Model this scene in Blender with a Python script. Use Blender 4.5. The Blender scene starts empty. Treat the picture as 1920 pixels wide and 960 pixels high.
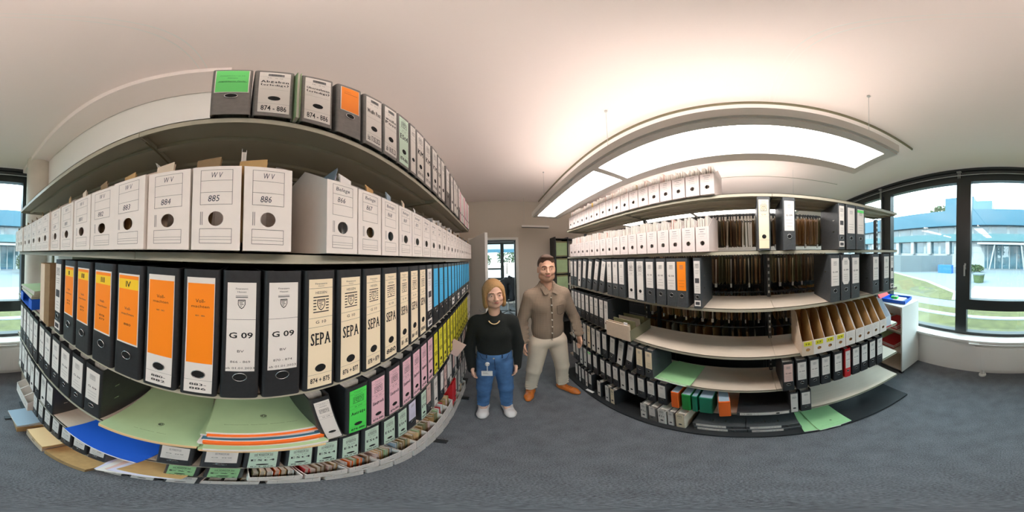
import bpy, bmesh, math, random
import numpy as np
from mathutils import Matrix, Vector, Euler
PI = math.pi
R = math.radians
S = bpy.context.scene
COL = S.collection
H = 1.81            # height of the camera over the carpet
# ------------------------------------------------------------------ camera
cd = bpy.data.cameras.new('camera')
cam = bpy.data.objects.new('camera', cd)
COL.objects.link(cam)
cd.type = 'PANO'
cd.panorama_type = 'EQUIRECTANGULAR'
cd.clip_start = 0.02
cd.clip_end = 400
_R = Matrix.Rotation(R(-6.23), 3, 'Z') @ Matrix.Rotation(R(1.14), 3, 'X') @ Matrix.Rotation(R(1.17), 3, 'Y')
_r, _f, _u = _R @ Vector((1, 0, 0)), _R @ Vector((0, 1, 0)), _R @ Vector((0, 0, 1))
_M = Matrix((( _r.x, _u.x, -_f.x, 0), (_r.y, _u.y, -_f.y, 0), (_r.z, _u.z, -_f.z, H), (0, 0, 0, 1)))
cam.matrix_world = _M
S.camera = cam
# ------------------------------------------------------------------ light and exposure
S.view_settings.view_transform = 'Standard'
S.view_settings.look = 'None'
S.view_settings.gamma = 1
S.view_settings.use_curve_mapping = False
S.view_settings.exposure = 1.0
S.cycles.use_denoising = True
S.cycles.max_bounces = 8
S.cycles.diffuse_bounces = 5
S.cycles.transparent_max_bounces = 12
S.cycles.caustics_reflective = False
S.cycles.caustics_refractive = False
SKY = (0.70, 0.92, 1.0)
SKY_STRENGTH = 4.4
SUN_STRENGTH = 2.4
LAMP_DOWN = 7.0
LAMP_UP = 8.3
W = bpy.data.worlds.new('World')
S.world = W
W.use_nodes = True
_nt = W.node_tree
_bg = _nt.nodes['Background']
_tc = _nt.nodes.new('ShaderNodeTexCoord')
_sx = _nt.nodes.new('ShaderNodeSeparateXYZ')
_cr = _nt.nodes.new('ShaderNodeValToRGB')
_nt.links.new(_tc.outputs['Generated'], _sx.inputs[0])
_nt.links.new(_sx.outputs['Z'], _cr.inputs[0])
_cr.color_ramp.elements[0].position = 0.0
_cr.color_ramp.elements[0].color = (0.90, 0.98, 1.0, 1)
_cr.color_ramp.elements[1].position = 0.8
_cr.color_ramp.elements[1].color = (*SKY, 1)
_nt.links.new(_cr.outputs[0], _bg.inputs[0])
_bg.inputs[1].default_value = SKY_STRENGTH
_sl = bpy.data.lights.new('sun', 'SUN')
_sl.energy = SUN_STRENGTH
_sl.angle = R(2)
_sl.color = (1.0, 0.97, 0.9)
_so = bpy.data.objects.new('sun', _sl)
COL.objects.link(_so)
_so.rotation_euler = (R(-48), R(0), R(-25))     # from over the roof on to lawn and facade
# ------------------------------------------------------------------ materials
MAT = {}
def lin(c):
    return tuple(((x / 255) / 12.92 if x / 255 <= 0.04045 else ((x / 255 + 0.055) / 1.055) ** 2.4) for x in c)
def mat(name, rgb, rough=0.6, metal=0.0, noise=0.0, scale=20.0, bump=0.0, spec=0.5, alpha=1.0, emit=None, estr=0.0, stretch=None):
    """rgb is the sRGB 0-255 colour of the thing itself"""
    if name in MAT:
        return MAT[name]
    m = bpy.data.materials.new(name)
    m.use_nodes = True
    nt = m.node_tree
    b = nt.nodes['Principled BSDF']
    c = lin(rgb)
    b.inputs['Base Color'].default_value = (*c, 1)
    b.inputs['Roughness'].default_value = rough
    b.inputs['Metallic'].default_value = metal
    b.inputs['Specular IOR Level'].default_value = spec
    if alpha < 1:
        b.inputs['Alpha'].default_value = alpha
    if emit:
        b.inputs['Emission Color'].default_value = (*emit, 1)
        b.inputs['Emission Strength'].default_value = estr
    if noise or bump:
        tc = nt.nodes.new('ShaderNodeTexCoord')
        mp = nt.nodes.new('ShaderNodeMapping')
        n = nt.nodes.new('ShaderNodeTexNoise')
        n.inputs['Scale'].default_value = scale
        n.inputs['Detail'].default_value = 4
        nt.links.new(tc.outputs['Object'], mp.inputs[0])
        nt.links.new(mp.outputs[0], n.inputs['Vector'])
        if stretch:
            mp.inputs['Scale'].default_value = stretch
        if noise:
            r = nt.nodes.new('ShaderNodeValToRGB')
            r.color_ramp.elements[0].position = 0.3
            r.color_ramp.elements[1].position = 0.7
            r.color_ramp.elements[0].color = (*[x * (1 - noise) for x in c], 1)
            r.color_ramp.elements[1].color = (*[min(1, x * (1 + noise)) for x in c], 1)
            nt.links.new(n.outputs['Fac'], r.inputs[0])
            nt.links.new(r.outputs[0], b.inputs['Base Color'])
        if bump:
            bp = nt.nodes.new('ShaderNodeBump')
            bp.inputs['Strength'].default_value = bump
            bp.inputs['Distance'].default_value = 0.01
            nt.links.new(n.outputs['Fac'], bp.inputs['Height'])
            nt.links.new(bp.outputs[0], b.inputs['Normal'])
    MAT[name] = m
    return m
mat('ink', (28, 28, 30), 0.8)
mat('pen', (50, 55, 70), 0.8)
mat('line', (70, 70, 72), 0.8)
mat('paper', (226, 220, 213), 0.8)
mat('paper_white', (230, 226, 222), 0.8)
mat('paper_edge', (205, 200, 190), 0.9, noise=0.12, scale=300, stretch=(1, 0.02, 0.02))
mat('cream', (240, 222, 190), 0.8)
mat('mint', (205, 228, 208), 0.8)
mat('green_label', (80, 222, 90), 0.7)
mat('green_bright', (110, 225, 120), 0.7)
mat('pink', (232, 186, 196), 0.8)
mat('yellow', (228, 218, 50), 0.7)
mat('amber', (250, 205, 40), 0.7)
mat('blue_label', (70, 178, 228), 0.7)
mat('orange', (255, 140, 15), 0.6)
mat('lilac', (215, 212, 232), 0.8)
mat('crest', (120, 118, 118), 0.8)
mat('binder_black', (42, 43, 45), 0.45, noise=0.15, scale=90, bump=0.05)
mat('binder_grey', (112, 108, 104), 0.5, noise=0.12, scale=70)
mat('binder_slate', (66, 69, 71), 0.5, noise=0.15, scale=70)
mat('binder_red', (205, 40, 45), 0.5)
mat('binder_orange', (240, 105, 30), 0.5)
mat('binder_green', (30, 140, 60), 0.5)
mat('binder_teal', (20, 120, 90), 0.5)
mat('binder_white', (226, 222, 216), 0.6)
mat('metal', (200, 200, 200), 0.25, metal=1.0)
mat('hole', (12, 12, 12), 0.9)
mat('box_white', (233, 224, 216), 0.75, noise=0.02, scale=30)
mat('box_beige', (222, 200, 176), 0.8, noise=0.04, scale=30)
mat('box_rose', (220, 207, 202), 0.75, noise=0.02, scale=30)
mat('kraft', (190, 152, 100), 0.85, noise=0.08, scale=40)
mat('kraft_dark', (142, 114, 80), 0.85, noise=0.08, scale=40)
mat('folder_green', (168, 192, 146), 0.8, noise=0.05, scale=15)
mat('folder_vivid', (158, 208, 150), 0.7, noise=0.03, scale=15)
mat('folder_blue', (25, 90, 200), 0.5)
mat('folder_cream', (236, 200, 150), 0.8)
mat('folder_orange', (245, 115, 35), 0.7)
mat('folder_teal', (60, 105, 125), 0.7)
mat('folder_olive', (138, 134, 96), 0.8, noise=0.12, scale=20)
mat('folder_brown', (158, 126, 92), 0.8, noise=0.12, scale=20)
mat('folder_grey', (134, 124, 108), 0.8, noise=0.12, scale=20)
mat('folder_rose', (224, 190, 180), 0.8)
mat('folder_bluegrey', (150, 168, 182), 0.8)
mat('plastic_clear', (225, 232, 240), 0.2, alpha=0.75)
mat('shelf_paint', (178, 172, 152), 0.45, noise=0.02, scale=8)
mat('shelf_top', (205, 190, 172), 0.5, noise=0.04, scale=8, stretch=(8, 0.4, 1))
mat('rack_dark', (60, 62, 64), 0.45)
mat('rack_olive', (128, 122, 96), 0.6)
mat('base_black', (38, 40, 42), 0.4, noise=0.1, scale=60)
mat('wall_paint', (200, 192, 180), 0.85)
mat('wall_end', (200, 188, 172), 0.85)
mat('white_paint', (235, 232, 226), 0.6)
mat('ceiling_paint', (243, 230, 224), 0.9)
mat('concrete_column', (205, 196, 182), 0.8, noise=0.05, scale=6)
mat('lamp_body', (222, 216, 208), 0.4)
mat('window_frame', (42, 46, 46), 0.35)
mat('silver', (190, 192, 190), 0.35, metal=0.8)
mat('lamp_lens', (255, 255, 255), 0.5, emit=(1.0, 0.94, 0.91), estr=LAMP_DOWN)
mat('lamp_uplight', (255, 255, 255), 0.5, emit=(1.0, 0.90, 0.86), estr=LAMP_UP)
def glass_mat():
    m = bpy.data.materials.new('window_glass')
    m.use_nodes = True
    nt = m.node_tree
    nt.nodes.clear()
    o = nt.nodes.new('ShaderNodeOutputMaterial')
    t = nt.nodes.new('ShaderNodeBsdfTransparent')
    t.inputs[0].default_value = (0.93, 0.985, 1.0, 1)
    g = nt.nodes.new('ShaderNodeBsdfGlossy')
    g.inputs['Roughness'].default_value = 0.02
    mx = nt.nodes.new('ShaderNodeMixShader')
    mx.inputs[0].default_value = 0.05
    nt.links.new(t.outputs[0], mx.inputs[1]); nt.links.new(g.outputs[0], mx.inputs[2]); nt.links.new(mx.outputs[0], o.inputs[0])
    MAT['glass'] = m
glass_mat()
def carpet_mat():
    m = mat('carpet', (112, 116, 122), 0.95)
    nt = m.node_tree
    b = nt.nodes['Principled BSDF']
    tc = nt.nodes.new('ShaderNodeTexCoord')
    a = nt.nodes.new('ShaderNodeTexNoise'); a.inputs['Scale'].default_value = 160; a.inputs['Detail'].default_value = 3
    c = nt.nodes.new('ShaderNodeTexNoise'); c.inputs['Scale'].default_value = 9; c.inputs['Detail'].default_value = 5
    mx = nt.nodes.new('ShaderNodeMath'); mx.operation = 'ADD'
    ml = nt.nodes.new('ShaderNodeMath'); ml.operation = 'MULTIPLY'; ml.inputs[1].default_value = 0.35
    nt.links.new(tc.outputs['Object'], a.inputs['Vector']); nt.links.new(tc.outputs['Object'], c.inputs['Vector'])
    nt.links.new(c.outputs['Fac'], ml.inputs[0]); nt.links.new(a.outputs['Fac'], mx.inputs[0]); nt.links.new(ml.outputs[0], mx.inputs[1])
    r = nt.nodes.new('ShaderNodeValToRGB')
    r.color_ramp.elements[0].position = 0.45; r.color_ramp.elements[0].color = (*lin((76, 77, 80)), 1)
    r.color_ramp.elements[1].position = 0.9; r.color_ramp.elements[1].color = (*lin((128, 130, 134)), 1)
    nt.links.new(mx.outputs[0], r.inputs[0]); nt.links.new(r.outputs[0], b.inputs['Base Color'])
    bp = nt.nodes.new('ShaderNodeBump'); bp.inputs['Strength'].default_value = 0.5; bp.inputs['Distance'].default_value = 0.01
    nt.links.new(a.outputs['Fac'], bp.inputs['Height']); nt.links.new(bp.outputs[0], b.inputs['Normal'])
carpet_mat()
# ------------------------------------------------------------------ mesh helpers
class MB:
    """collects shapes for ONE mesh; every shape keeps its own material slot"""
    def __init__(self):
        self.v, self.f, self.m, self.names, self.smooth = [], [], [], [], []
    def slot(self, n):
        if n not in self.names: self.names.append(n)
        return self.names.index(n)
    def add(self, vs, fs, m, smooth=False):
        o = len(self.v); s = self.slot(m)
        self.v += [tuple(p) for p in vs]
        for f in fs:
            self.f.append(tuple(i + o for i in f)); self.m.append(s); self.smooth.append(smooth)
    def box(self, x0, x1, y0, y1, z0, z1, m):
        v = [(x0, y0, z0), (x1, y0, z0), (x1, y1, z0), (x0, y1, z0), (x0, y0, z1), (x1, y0, z1), (x1, y1, z1), (x0, y1, z1)]
        self.add(v, [(3, 2, 1, 0), (4, 5, 6, 7), (0, 1, 5, 4), (1, 2, 6, 5), (2, 3, 7, 6), (3, 0, 4, 7)], m)
    def prism(self, pts, axis, a0, a1, m):
        """closed outline pts (2D) pushed along axis 'x','y','z'"""
        n = len(pts)
        def P(p, a):
            return {'x': (a, p[0], p[1]), 'y': (p[0], a, p[1]), 'z': (p[0], p[1], a)}[axis]
        v = [P(p, a0) for p in pts] + [P(p, a1) for p in pts]
        f = [tuple(range(n)), tuple(reversed(range(n, 2 * n)))] + [(i, i + n, (i + 1) % n + n, (i + 1) % n) for i in range(n)]
        self.add(v, f, m)
    def tube(self, p, q, r, m, n=10, r2=None, cap=True):
        p, q = Vector(p), Vector(q)
        r2 = r if r2 is None else r2
        d = (q - p).normalized()
        a = d.orthogonal().normalized(); b = d.cross(a)
        v = []
        for c, rr in ((p, r), (q, r2)):
            for i in range(n):
                t = 2 * PI * i / n
                v.append(c + (a * math.cos(t) + b * math.sin(t)) * rr)
        f = [(i, (i + 1) % n, (i + 1) % n + n, i + n) for i in range(n)]
        self.add(v, f, m, True)
        if cap:
            self.add(v, [tuple(reversed(range(n))), tuple(range(n, 2 * n))], m)
    def path(self, pts, r, m, n=8):
        for a, b in zip(pts, pts[1:]):
            self.tube(a, b, r, m, n)
    def ellipsoid(self, c, r, m, nu=14, nv=9):
        v = [(c[0], c[1], c[2] + r[2])]
        for j in range(1, nv):
            t = PI * j / nv
            for i in range(nu):
                u = 2 * PI * i / nu
                v.append((c[0] + r[0] * math.sin(t) * math.cos(u), c[1] + r[1] * math.sin(t) * math.sin(u), c[2] + r[2] * math.cos(t)))
        v.append((c[0], c[1], c[2] - r[2]))
        f = [(0, 1 + i, 1 + (i + 1) % nu) for i in range(nu)]
        for j in range(nv - 2):
            for i in range(nu):
                a = 1 + j * nu + i; b = 1 + j * nu + (i + 1) % nu
                f.append((a, a + nu, b + nu, b))
        k = len(v) - 1; o = 1 + (nv - 2) * nu
        f += [(k, o + (i + 1) % nu, o + i) for i in range(nu)]
        self.add(v, f, m, True)
    def torus(self, c, Rr, r, axis, m, n=20, k=6, sx=1.0):
        v, f = [], []
        for i in range(n):
            a = 2 * PI * i / n
            for j in range(k):
                b = 2 * PI * j / k
                u = (Rr + r * math.cos(b)) * math.cos(a) * sx; w = (Rr + r * math.cos(b)) * math.sin(a); h = r * math.sin(b)
                v.append({'y': (c[0] + u, c[1] + h, c[2] + w), 'z': (c[0] + u, c[1] + w, c[2] + h), 'x': (c[0] + h, c[1] + u, c[2] + w)}[axis])
        for i in range(n):
            for j in range(k):
                f.append((i * k + j, ((i + 1) % n) * k + j, ((i + 1) % n) * k + (j + 1) % k, i * k + (j + 1) % k))
        self.add(v, f, m, True)
    def mesh(self, name):
        me = bpy.data.meshes.new(name)
        me.from_pydata(self.v, [], self.f)
        for n in self.names: me.materials.append(MAT[n])
        me.polygons.foreach_set('material_index', self.m)
        me.polygons.foreach_set('use_smooth', self.smooth)
        me.update()
        return me
def obj(name, me, parent=None):
    if isinstance(me, MB): me = me.mesh(name)
    o = bpy.data.objects.new(name, me)
    COL.objects.link(o)
    if parent is not None: o.parent = parent
    return o
def empty(name, loc=(0, 0, 0), rz=0.0):
    o = bpy.data.objects.new(name, None)
    o.empty_display_size = 0.1
    COL.objects.link(o)
    o.location = loc; o.rotation_euler = (0, 0, rz)
    return o
def tag(o, label, cat, group=None, kind=None):
    o['label'] = label; o['category'] = cat
    if group: o['group'] = group
    if kind: o['kind'] = kind
    return o
def struct(name, mb, label=None):
    o = obj(name, mb) if not isinstance(mb, bpy.types.Object) else mb
    o['kind'] = 'structure'
    if label: o['label'] = label
    return o
def put(o, loc, rz, lean=0.0, pitch=0.0):
    o.rotation_mode = 'XYZ'
    o.matrix_world = Matrix.Translation((loc[0], loc[1], loc[2] + .0007)) @ Matrix.Rotation(rz, 4, 'Z') @ Matrix.Rotation(lean, 4, 'Y') @ Matrix.Rotation(pitch, 4, 'X')
    return o
ORD = ['zeroth', 'first', 'second', 'third', 'fourth', 'fifth', 'sixth', 'seventh', 'eighth', 'ninth', 'tenth', 'eleventh', 'twelfth', 'thirteenth', 'fourteenth', 'fifteenth', 'sixteenth', 'seventeenth', 'eighteenth', 'nineteenth', 'twentieth', 'twenty-first', 'twenty-second', 'twenty-third', 'twenty-fourth', 'twenty-fifth', 'twenty-sixth', 'twenty-seventh', 'twenty-eighth', 'twenty-ninth', 'thirtieth']
# ------------------------------------------------------------------ lettering
_TX = {}
def letters(txt, bold=0.0):
    k = (txt, bold)
    if k not in _TX:
        c = bpy.data.curves.new('lettering', 'FONT')
        c.body = txt; c.size = 1.0; c.resolution_u = 2; c.offset = bold
        c.align_x = 'CENTER'
        o = bpy.data.objects.new('lettering', c)
        me = bpy.data.meshes.new_from_object(o)
        v = [(p.co.x, p.co.y) for p in me.vertices]
        f = [tuple(p.vertices) for p in me.polygons]
        bpy.data.objects.remove(o); bpy.data.curves.remove(c); bpy.data.meshes.remove(me)
        if v:
            x0 = min(p[0] for p in v); x1 = max(p[0] for p in v); y0 = min(p[1] for p in v); y1 = max(p[1] for p in v)
            v = [(p[0] - (x0 + x1) / 2, p[1] - (y0 + y1) / 2) for p in v]
            _TX[k] = (v, f, x1 - x0, y1 - y0)
        else:
            _TX[k] = ([], [], 1, 1)
    return _TX[k]
def write(mb, txt, cx, cz, w, h, y, m, bold=0.0, slant=0.0, rot=0.0):
    """letters of total width w and height h centred at (cx, cz) on a front plane at y"""
    v, f, tw, th = letters(txt, bold)
    if not v: return
    vs = []
    for a, b in v:
        u = a / tw * w; t = b / th * h
        u += slant * t
        c, s = math.cos(rot), math.sin(rot)
        vs.append((cx + u * c - t * s, y, cz + u * s + t * c))
    mb.add(vs, f, m)
def rect(mb, x0, x1, z0, z1, y, m):
    mb.add([(x0, y, z0), (x1, y, z0), (x1, y, z1), (x0, y, z1)], [(0, 1, 2, 3)], m)
def frame(mb, x0, x1, z0, z1, y, m, t=0.0007):
    rect(mb, x0, x1, z0, z0 + t, y, m); rect(mb, x0, x1, z1 - t, z1, y, m)
    rect(mb, x0, x0 + t, z0, z1, y, m); rect(mb, x1 - t, x1, z0, z1, y, m)
def crest(mb, cx, cz, s, y, m='ink', bars=True):
    """striped shield emblem"""
    if bars:
        for k in range(6):
            z = cz + s * (0.5 - k / 5)
            if 1 <= k <= 4:
                rect(mb, cx - s * .55, cx - s * .34, z - s * .035, z + s * .035, y, m)
                rect(mb, cx + s * .34, cx + s * .55, z - s * .035, z + s * .035, y, m)
            else:
                rect(mb, cx - s * .55, cx + s * .55, z - s * .035, z + s * .035, y, m)
    pts = [(-.28, .34), (.28, .34), (.28, -.05), (.16, -.3), (0, -.42), (-.16, -.3), (-.28, -.05)]
    n = len(pts)
    o = [(cx + a * s, y, cz + b * s) for a, b in pts]; i = [(cx + a * s * .82, y, cz + b * s * .82) for a, b in pts]
    mb.add(o + i, [(k, (k + 1) % n, (k + 1) % n + n, k + n) for k in range(n)], m)
    for k in range(4):
        z = cz + s * (.22 - .13 * k)
        a = .2 - .03 * k
        rect(mb, cx - s * a, cx + s * (a - .1 * (k % 2)), z - s * .03, z + s * .02, y - .0001, m)
SER = {'E': ((.06,), (.06,)), 'P': ((.08,), (.06,)), 'A': ((.06, .94), ()), 'K': ((.06, .94), (.06, .9)), 'M': ((.06, .94), (.06, .94)), 'n': ((.1, .9), ()), 'r': ((.2,), ()), 'i': ((.5,), ()), 'h': ((.1, .9), (.1,)), 'W': ((), (.06, .94)), 'F': ((.08,), (.06,)), 'B': ((), (.04,)), 'V': ((), (.08, .92)), 'R': ((.08, .94), (.06,)), 'p': ((.12,), (.1,))}
def slab(mb, txt, cx, cz, w, h, y, m, bold=0.03):
    """narrow letters with slab serifs"""
    if not txt.strip(): return
    ws = [letters(c)[2] if c != ' ' else .3 for c in txt]; hs = [letters(c)[3] for c in txt]
    gap = .17; tot = sum(ws) + gap * (len(txt) - 1); x = -tot / 2; cap_ = max(hs)
    H_ = letters('E')[3]
    for c, a in zip(txt, ws):
        if c != ' ':
            v, f, tw, th = letters(c, 0)
            u0 = cx + x / tot * w; u1 = cx + (x + a) / tot * w
            hh = h * th / cap_; drop = h * .2 if c in 'gpqy' else 0
            zc = cz - h / 2 + hh / 2 - drop
            for sh in (-.035, 0, .035):
                sx = w / tot * sh
                mb.add([(u0 + (u1 - u0) * (q[0] / tw + .5) + sx, y - .00002 * (sh > 0), zc + q[1] / th * hh) for q in v], f, m)
            if c in SER:
                s = w / tot * .12
                for k, zz in ((0, zc - hh / 2), (1, zc + hh / 2)):
                    for p in SER[c][k]:
                        xx = u0 + (u1 - u0) * p
                        rect(mb, xx - s, xx + s, zz - h * .03, zz + h * .03, y - .00005, m)
        x += a + gap
def plate_hole(mb, x0, x1, z0, z1, cx, cz, r, y0, y1, m, n=24):
    """upright plate with a round hole through it"""
    ang = sorted(set([2 * PI * i / n for i in range(n)] + [math.atan2(b - cz, a - cx) % (2 * PI) for a in (x0, x1) for b in (z0, z1)]))
    I, O = [], []
    for t in ang:
        c, s = math.cos(t), math.sin(t)
        I.append((cx + r * c, cz + r * s))
        k = min([(x1 - cx) / c if c > 1e-9 else 1e9, (x0 - cx) / c if c < -1e-9 else 1e9, (z1 - cz) / s if s > 1e-9 else 1e9, (z0 - cz) / s if s < -1e-9 else 1e9])
        O.append((cx + k * c, cz + k * s))
    N = len(ang)
    v = [(a, y0, b) for a, b in O] + [(a, y0, b) for a, b in I] + [(a, y1, b) for a, b in O] + [(a, y1, b) for a, b in I]
    f = []
    for i in range(N):
        j = (i + 1) % N
        f += [(i, j, j + N, i + N), (2 * N + j, 2 * N + i, 3 * N + i, 3 * N + j), (i + N, j + N, j + 3 * N, i + 3 * N), (j, i, i + 2 * N, j + 2 * N)]
    mb.add(v, f, m)
# ------------------------------------------------------------------ binders
BH, BD = 0.318, 0.275
_MC = {}
def cached(key, fn):
    if key not in _MC: _MC[key] = fn()
    return _MC[key]
def cover_mesh(w, cover, h=BH, D=BD):
    def mk():
        mb = MB()
        r, t = 0.007, 0.0028
        def outline(x, r):
            pts = [(-x, D)]
            for i in range(5):
                a = PI + PI / 2 * i / 4
                pts.append((-x + r + r * math.cos(a), (w / 2 - x) + r + r * math.sin(a)))
            for i in range(5):
                a = 1.5 * PI + PI / 2 * i / 4
                pts.append((x - r + r * math.cos(a), (w / 2 - x) + r + r * math.sin(a)))
            pts.append((x, D))
            return pts
        o, i = outline(w / 2, r), outline(w / 2 - t, r - t)
        n = len(o)
        v = [(a, b, z) for z in (0, h) for a, b in o] + [(a, b, z) for z in (0, h) for a, b in i]
        f = []
        for k in range(n - 1):
            f += [(k, k + 1, n + k + 1, n + k), (2 * n + k + 1, 2 * n + k, 3 * n + k, 3 * n + k + 1), (n + k, n + k + 1, 3 * n + k + 1, 3 * n + k), (k + 1, k, 2 * n + k, 2 * n + k + 1)]
        f += [(0, n, 3 * n, 2 * n), (n - 1, 3 * n - 1, 4 * n - 1, 2 * n - 1)]
        mb.add(v, f, cover)
        return mb.mesh('binder_cover')
    return cached(('cover', round(w, 3), cover, h, D), mk)
def pages_mesh(w, h=BH, D=BD):
    def mk():
        mb = MB()
        g = w / 2 - 0.0045
        mb.box(-g, g, 0.035, D - 0.025, 0.004, h - 0.016, 'paper_edge')
        return mb.mesh('paper_block')
    return cached(('pages', round(w, 3), h, D), mk)
def ring_mesh(w, z=0.078, metal=True, r=0.0125):
    def mk():
        mb = MB()
        r_ = min(r, w * .2)
        mb.tube((0, 0.0005, z), (0, -0.0022, z), r_ * .98, 'hole', 18)
        if metal: mb.torus((0, -0.0018, z), r_, 0.0012, 'y', 'metal', 22, 6)
        return mb.mesh('finger_ring')
    return cached(('ring', round(w, 3), z, metal, r), mk)
def bars(mb, rnd, x, z0, z1, n, y, m='line', th=0.0012):
    for k in range(n):
        z = z1 - (z1 - z0) * (k + .5) / n
        l = x * rnd.uniform(.45, .95)
        rect(mb, -l, l, z - th / 2, z + th / 2, y, m)
def label_mesh(style, w, txt='', seed=0):
    def mk():
        mb = MB(); rnd = random.Random(seed)
        lw = (w - 0.018) / 2 if w > .06 else (w - 0.012) / 2
        Y, T = -0.0012, -0.0016
        def paper(z0, z1, m='paper', x=lw, y0=0.0):
            mb.box(-x, x, Y, y0, z0, z1, m)
        L = txt.split('|') if txt else []
        if style == 'g09':
            paper(.096, .296)
            write(mb, 'Finanzamt', 0, .285, .022, .003, T, 'line'); write(mb, 'Hessen', 0, .279, .016, .003, T, 'line')
            crest(mb, 0, .256, .024, T, 'ink', False); rect(mb, -.011, .011, .268, .2695, T, 'line'); rect(mb, -.011, .011, .271, .2718, T, 'line')
            rect(mb, -lw, lw, .224, .2247, T, 'line')
            write(mb, L[0], 0, .190, .043, .0135, T, 'ink', .02)
            write(mb, L[1], 0, .152, .012, .006, T, 'ink')
            write(mb, L[2], 0, .124, .036, .006, T, 'ink')
            write(mb, L[3], 0, .106, .052, .006, T, 'ink')
        elif style in ('sepa', 'full'):
            m = {'sepa': 'cream'}.get(style, 'paper')
            if txt and L[-1] in MAT: m = L.pop()
            paper(.010, .300, m)
            write(mb, 'Finanzamt', 0, .291, .028, .0035, T, 'line'); write(mb, 'Hessen', 0, .286, .014, .0025, T, 'line')
            rect(mb, -lw, lw, .281, .2817, T, 'line')
            write(mb, 'HESSEN', 0, .272, lw * .95, .0055, T, 'line')
            crest(mb, 0, .246, min(.04, lw * 1.2), T)
            rect(mb, -lw, lw, .216, .2167, T, 'line')
            if L: write(mb, L[0], 0, .206, min(.024, lw), .007, T, 'ink', .004)
            rect(mb, -lw, lw, .194, .1947, T, 'line')
            if len(L) > 1: slab(mb, L[1], 0, .164, lw * 1.62, .031 if len(L[1]) < 6 else .02, T, 'ink')
            rect(mb, -lw, lw, .058, .0587, T, 'line')
            if len(L) > 2: write(mb, L[2], 0, .036, lw * 1.62, .019, T, 'ink', .02)
        elif style == 'power':      # orange label over ring
            paper(.012, .303, 'paper')
            mb.box(-lw + .002, lw - .001, T, 0, .112, .292, 'orange')
            Q = T - .0003
            write(mb, 'Voll-', 0, .258, .018, .007, Q, 'ink'); write(mb, 'machten', 0, .247, .034, .0055, Q, 'ink')
            write(mb, L[0], 0, .228, .018, .003, Q, 'line')
            rect(mb, -lw, lw, .058, .0587, T, 'line')
            write(mb, L[1] + '-', 0, .043, .032, .0085, T, 'ink', .02); write(mb, L[2], 0, .028, .032, .0085, T, 'ink', .02)
        elif style == 'roman':
            paper(.115, .298, 'paper')
            mb.box(-lw + .002, lw - .002, T, 0, .120, .294, 'orange')
            mb.box(-lw + .002, lw - .002, T - .0002, 0, .262, .286, 'amber')
            Q = T - .0005
            write(mb, L[0], 0, .274, min(.014, .007 * len(L[0])), .014, Q, 'ink', .02)
            write(mb, 'Voll-', 0, .214, .018, .007, Q, 'line'); write(mb, 'machten', 0, .200, .036, .006, Q, 'line')
            if len(L) > 1: write(mb, L[1], 0, .172, .02, .006, Q, 'ink')
            if len(L) > 2: write(mb, L[2], 0, .161, .02, .006, Q, 'ink')
        elif style == 'grey_green':
            mb.box(-.033, .033, Y, 0, .118, .305, 'paper')
            mb.box(-.031, .031, T, 0, .122, .303, 'green_bright')
            Q = T - .0003
            write(mb, 'Abgegebene / an FA', 0, .250, .048, .006, Q, 'ink'); write(mb, 'Akten', 0, .228, .02, .006, Q, 'ink')
            write(mb, 'ungeklaerte Faelle', 0, .20, .05, .010, Q, 'ink', 0, .2); rect(mb, -.027, .028, .192, .1935, Q, 'ink')
        elif style == 'topwhite':
            mb.box(-.031, .031, Y, 0, .014, .300, 'paper')
            rect(mb, -.014, .018, .262, .284, T, 'crest'); crest(mb, .002, .273, .018, T - .0002)
            write(mb, 'FA   G 10', 0, .244, .03, .006, T, 'ink')
            for k, t in enumerate(L[:-1]): slab(mb, t, 0, (.20 if len(L) == 2 else .212 - .026 * k), .054, (.040 if len(L) == 2 else .018), T, 'ink', .02)
            rect(mb, -.028, .028, .150, .1506, T, 'line'); rect(mb, -.031, .031, .255, .2556, T, 'line'); rect(mb, -.031, .031, .06, .0606, T, 'line')
            write(mb, L[-1], 0, .036, .05, .026, T, 'ink', .012)
        elif style == 'toporange':
            mb.box(-.029, .029, Y, 0, .122, .300, 'paper'); mb.box(-.027, .027, T, 0, .125, .298, 'orange')
            rect(mb, -.02, .022, .246, .2475, T - .0003, 'ink'); rect(mb, -.02, .0, .26, .261, T - .0003, 'line')
        elif style == 'blue':
            paper(.100, .298, 'blue_label'); bars(mb, rnd, lw * .7, .2, .24, 3, T)
            if txt == 'tag': mb.box(-lw, lw, Y, 0, .02, .07, 'paper'); rect(mb, -lw * .6, lw * .6, .04, .05, T, 'ink')
        elif style == 'band':       # one short label
            m = L.pop(0) if L and L[0] in MAT else 'paper'
            paper(.112, .296, m)
            crest(mb, 0, .262, lw * .8, T, 'crest')
            if L and L[0]: write(mb, L[0], 0, .205, lw * 1.3, .011, T, 'ink', .01)
            bars(mb, rnd, lw * .8, .13, .185, 3, T)
            if len(L) > 1: mb.box(-lw, lw, T, 0, .27, .29, L[1])
        elif style == 'narrow':     # thin binder with long label and tag below
            paper(.100, .300, 'paper'); crest(mb, 0, .27, lw * 1.2, T); bars(mb, rnd, lw * .8, .22, .245, 3, T)
            rect(mb, -lw * .7, lw * .7, .165, .195, T, 'line'); bars(mb, rnd, lw * .8, .11, .15, 3, T)
            mb.box(-lw, lw, Y, 0, .018, .055, 'paper'); rect(mb, -lw * .7, lw * .7, .026, .046, T, 'line')
        elif style == 'cutcorner':
            mb.prism([(-lw * .6, .115), (lw * .6, .115), (lw, .14), (lw, .275), (lw * .6, .298), (-lw * .6, .298), (-lw, .275), (-lw, .14)], 'y', Y, 0, 'paper')
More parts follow.
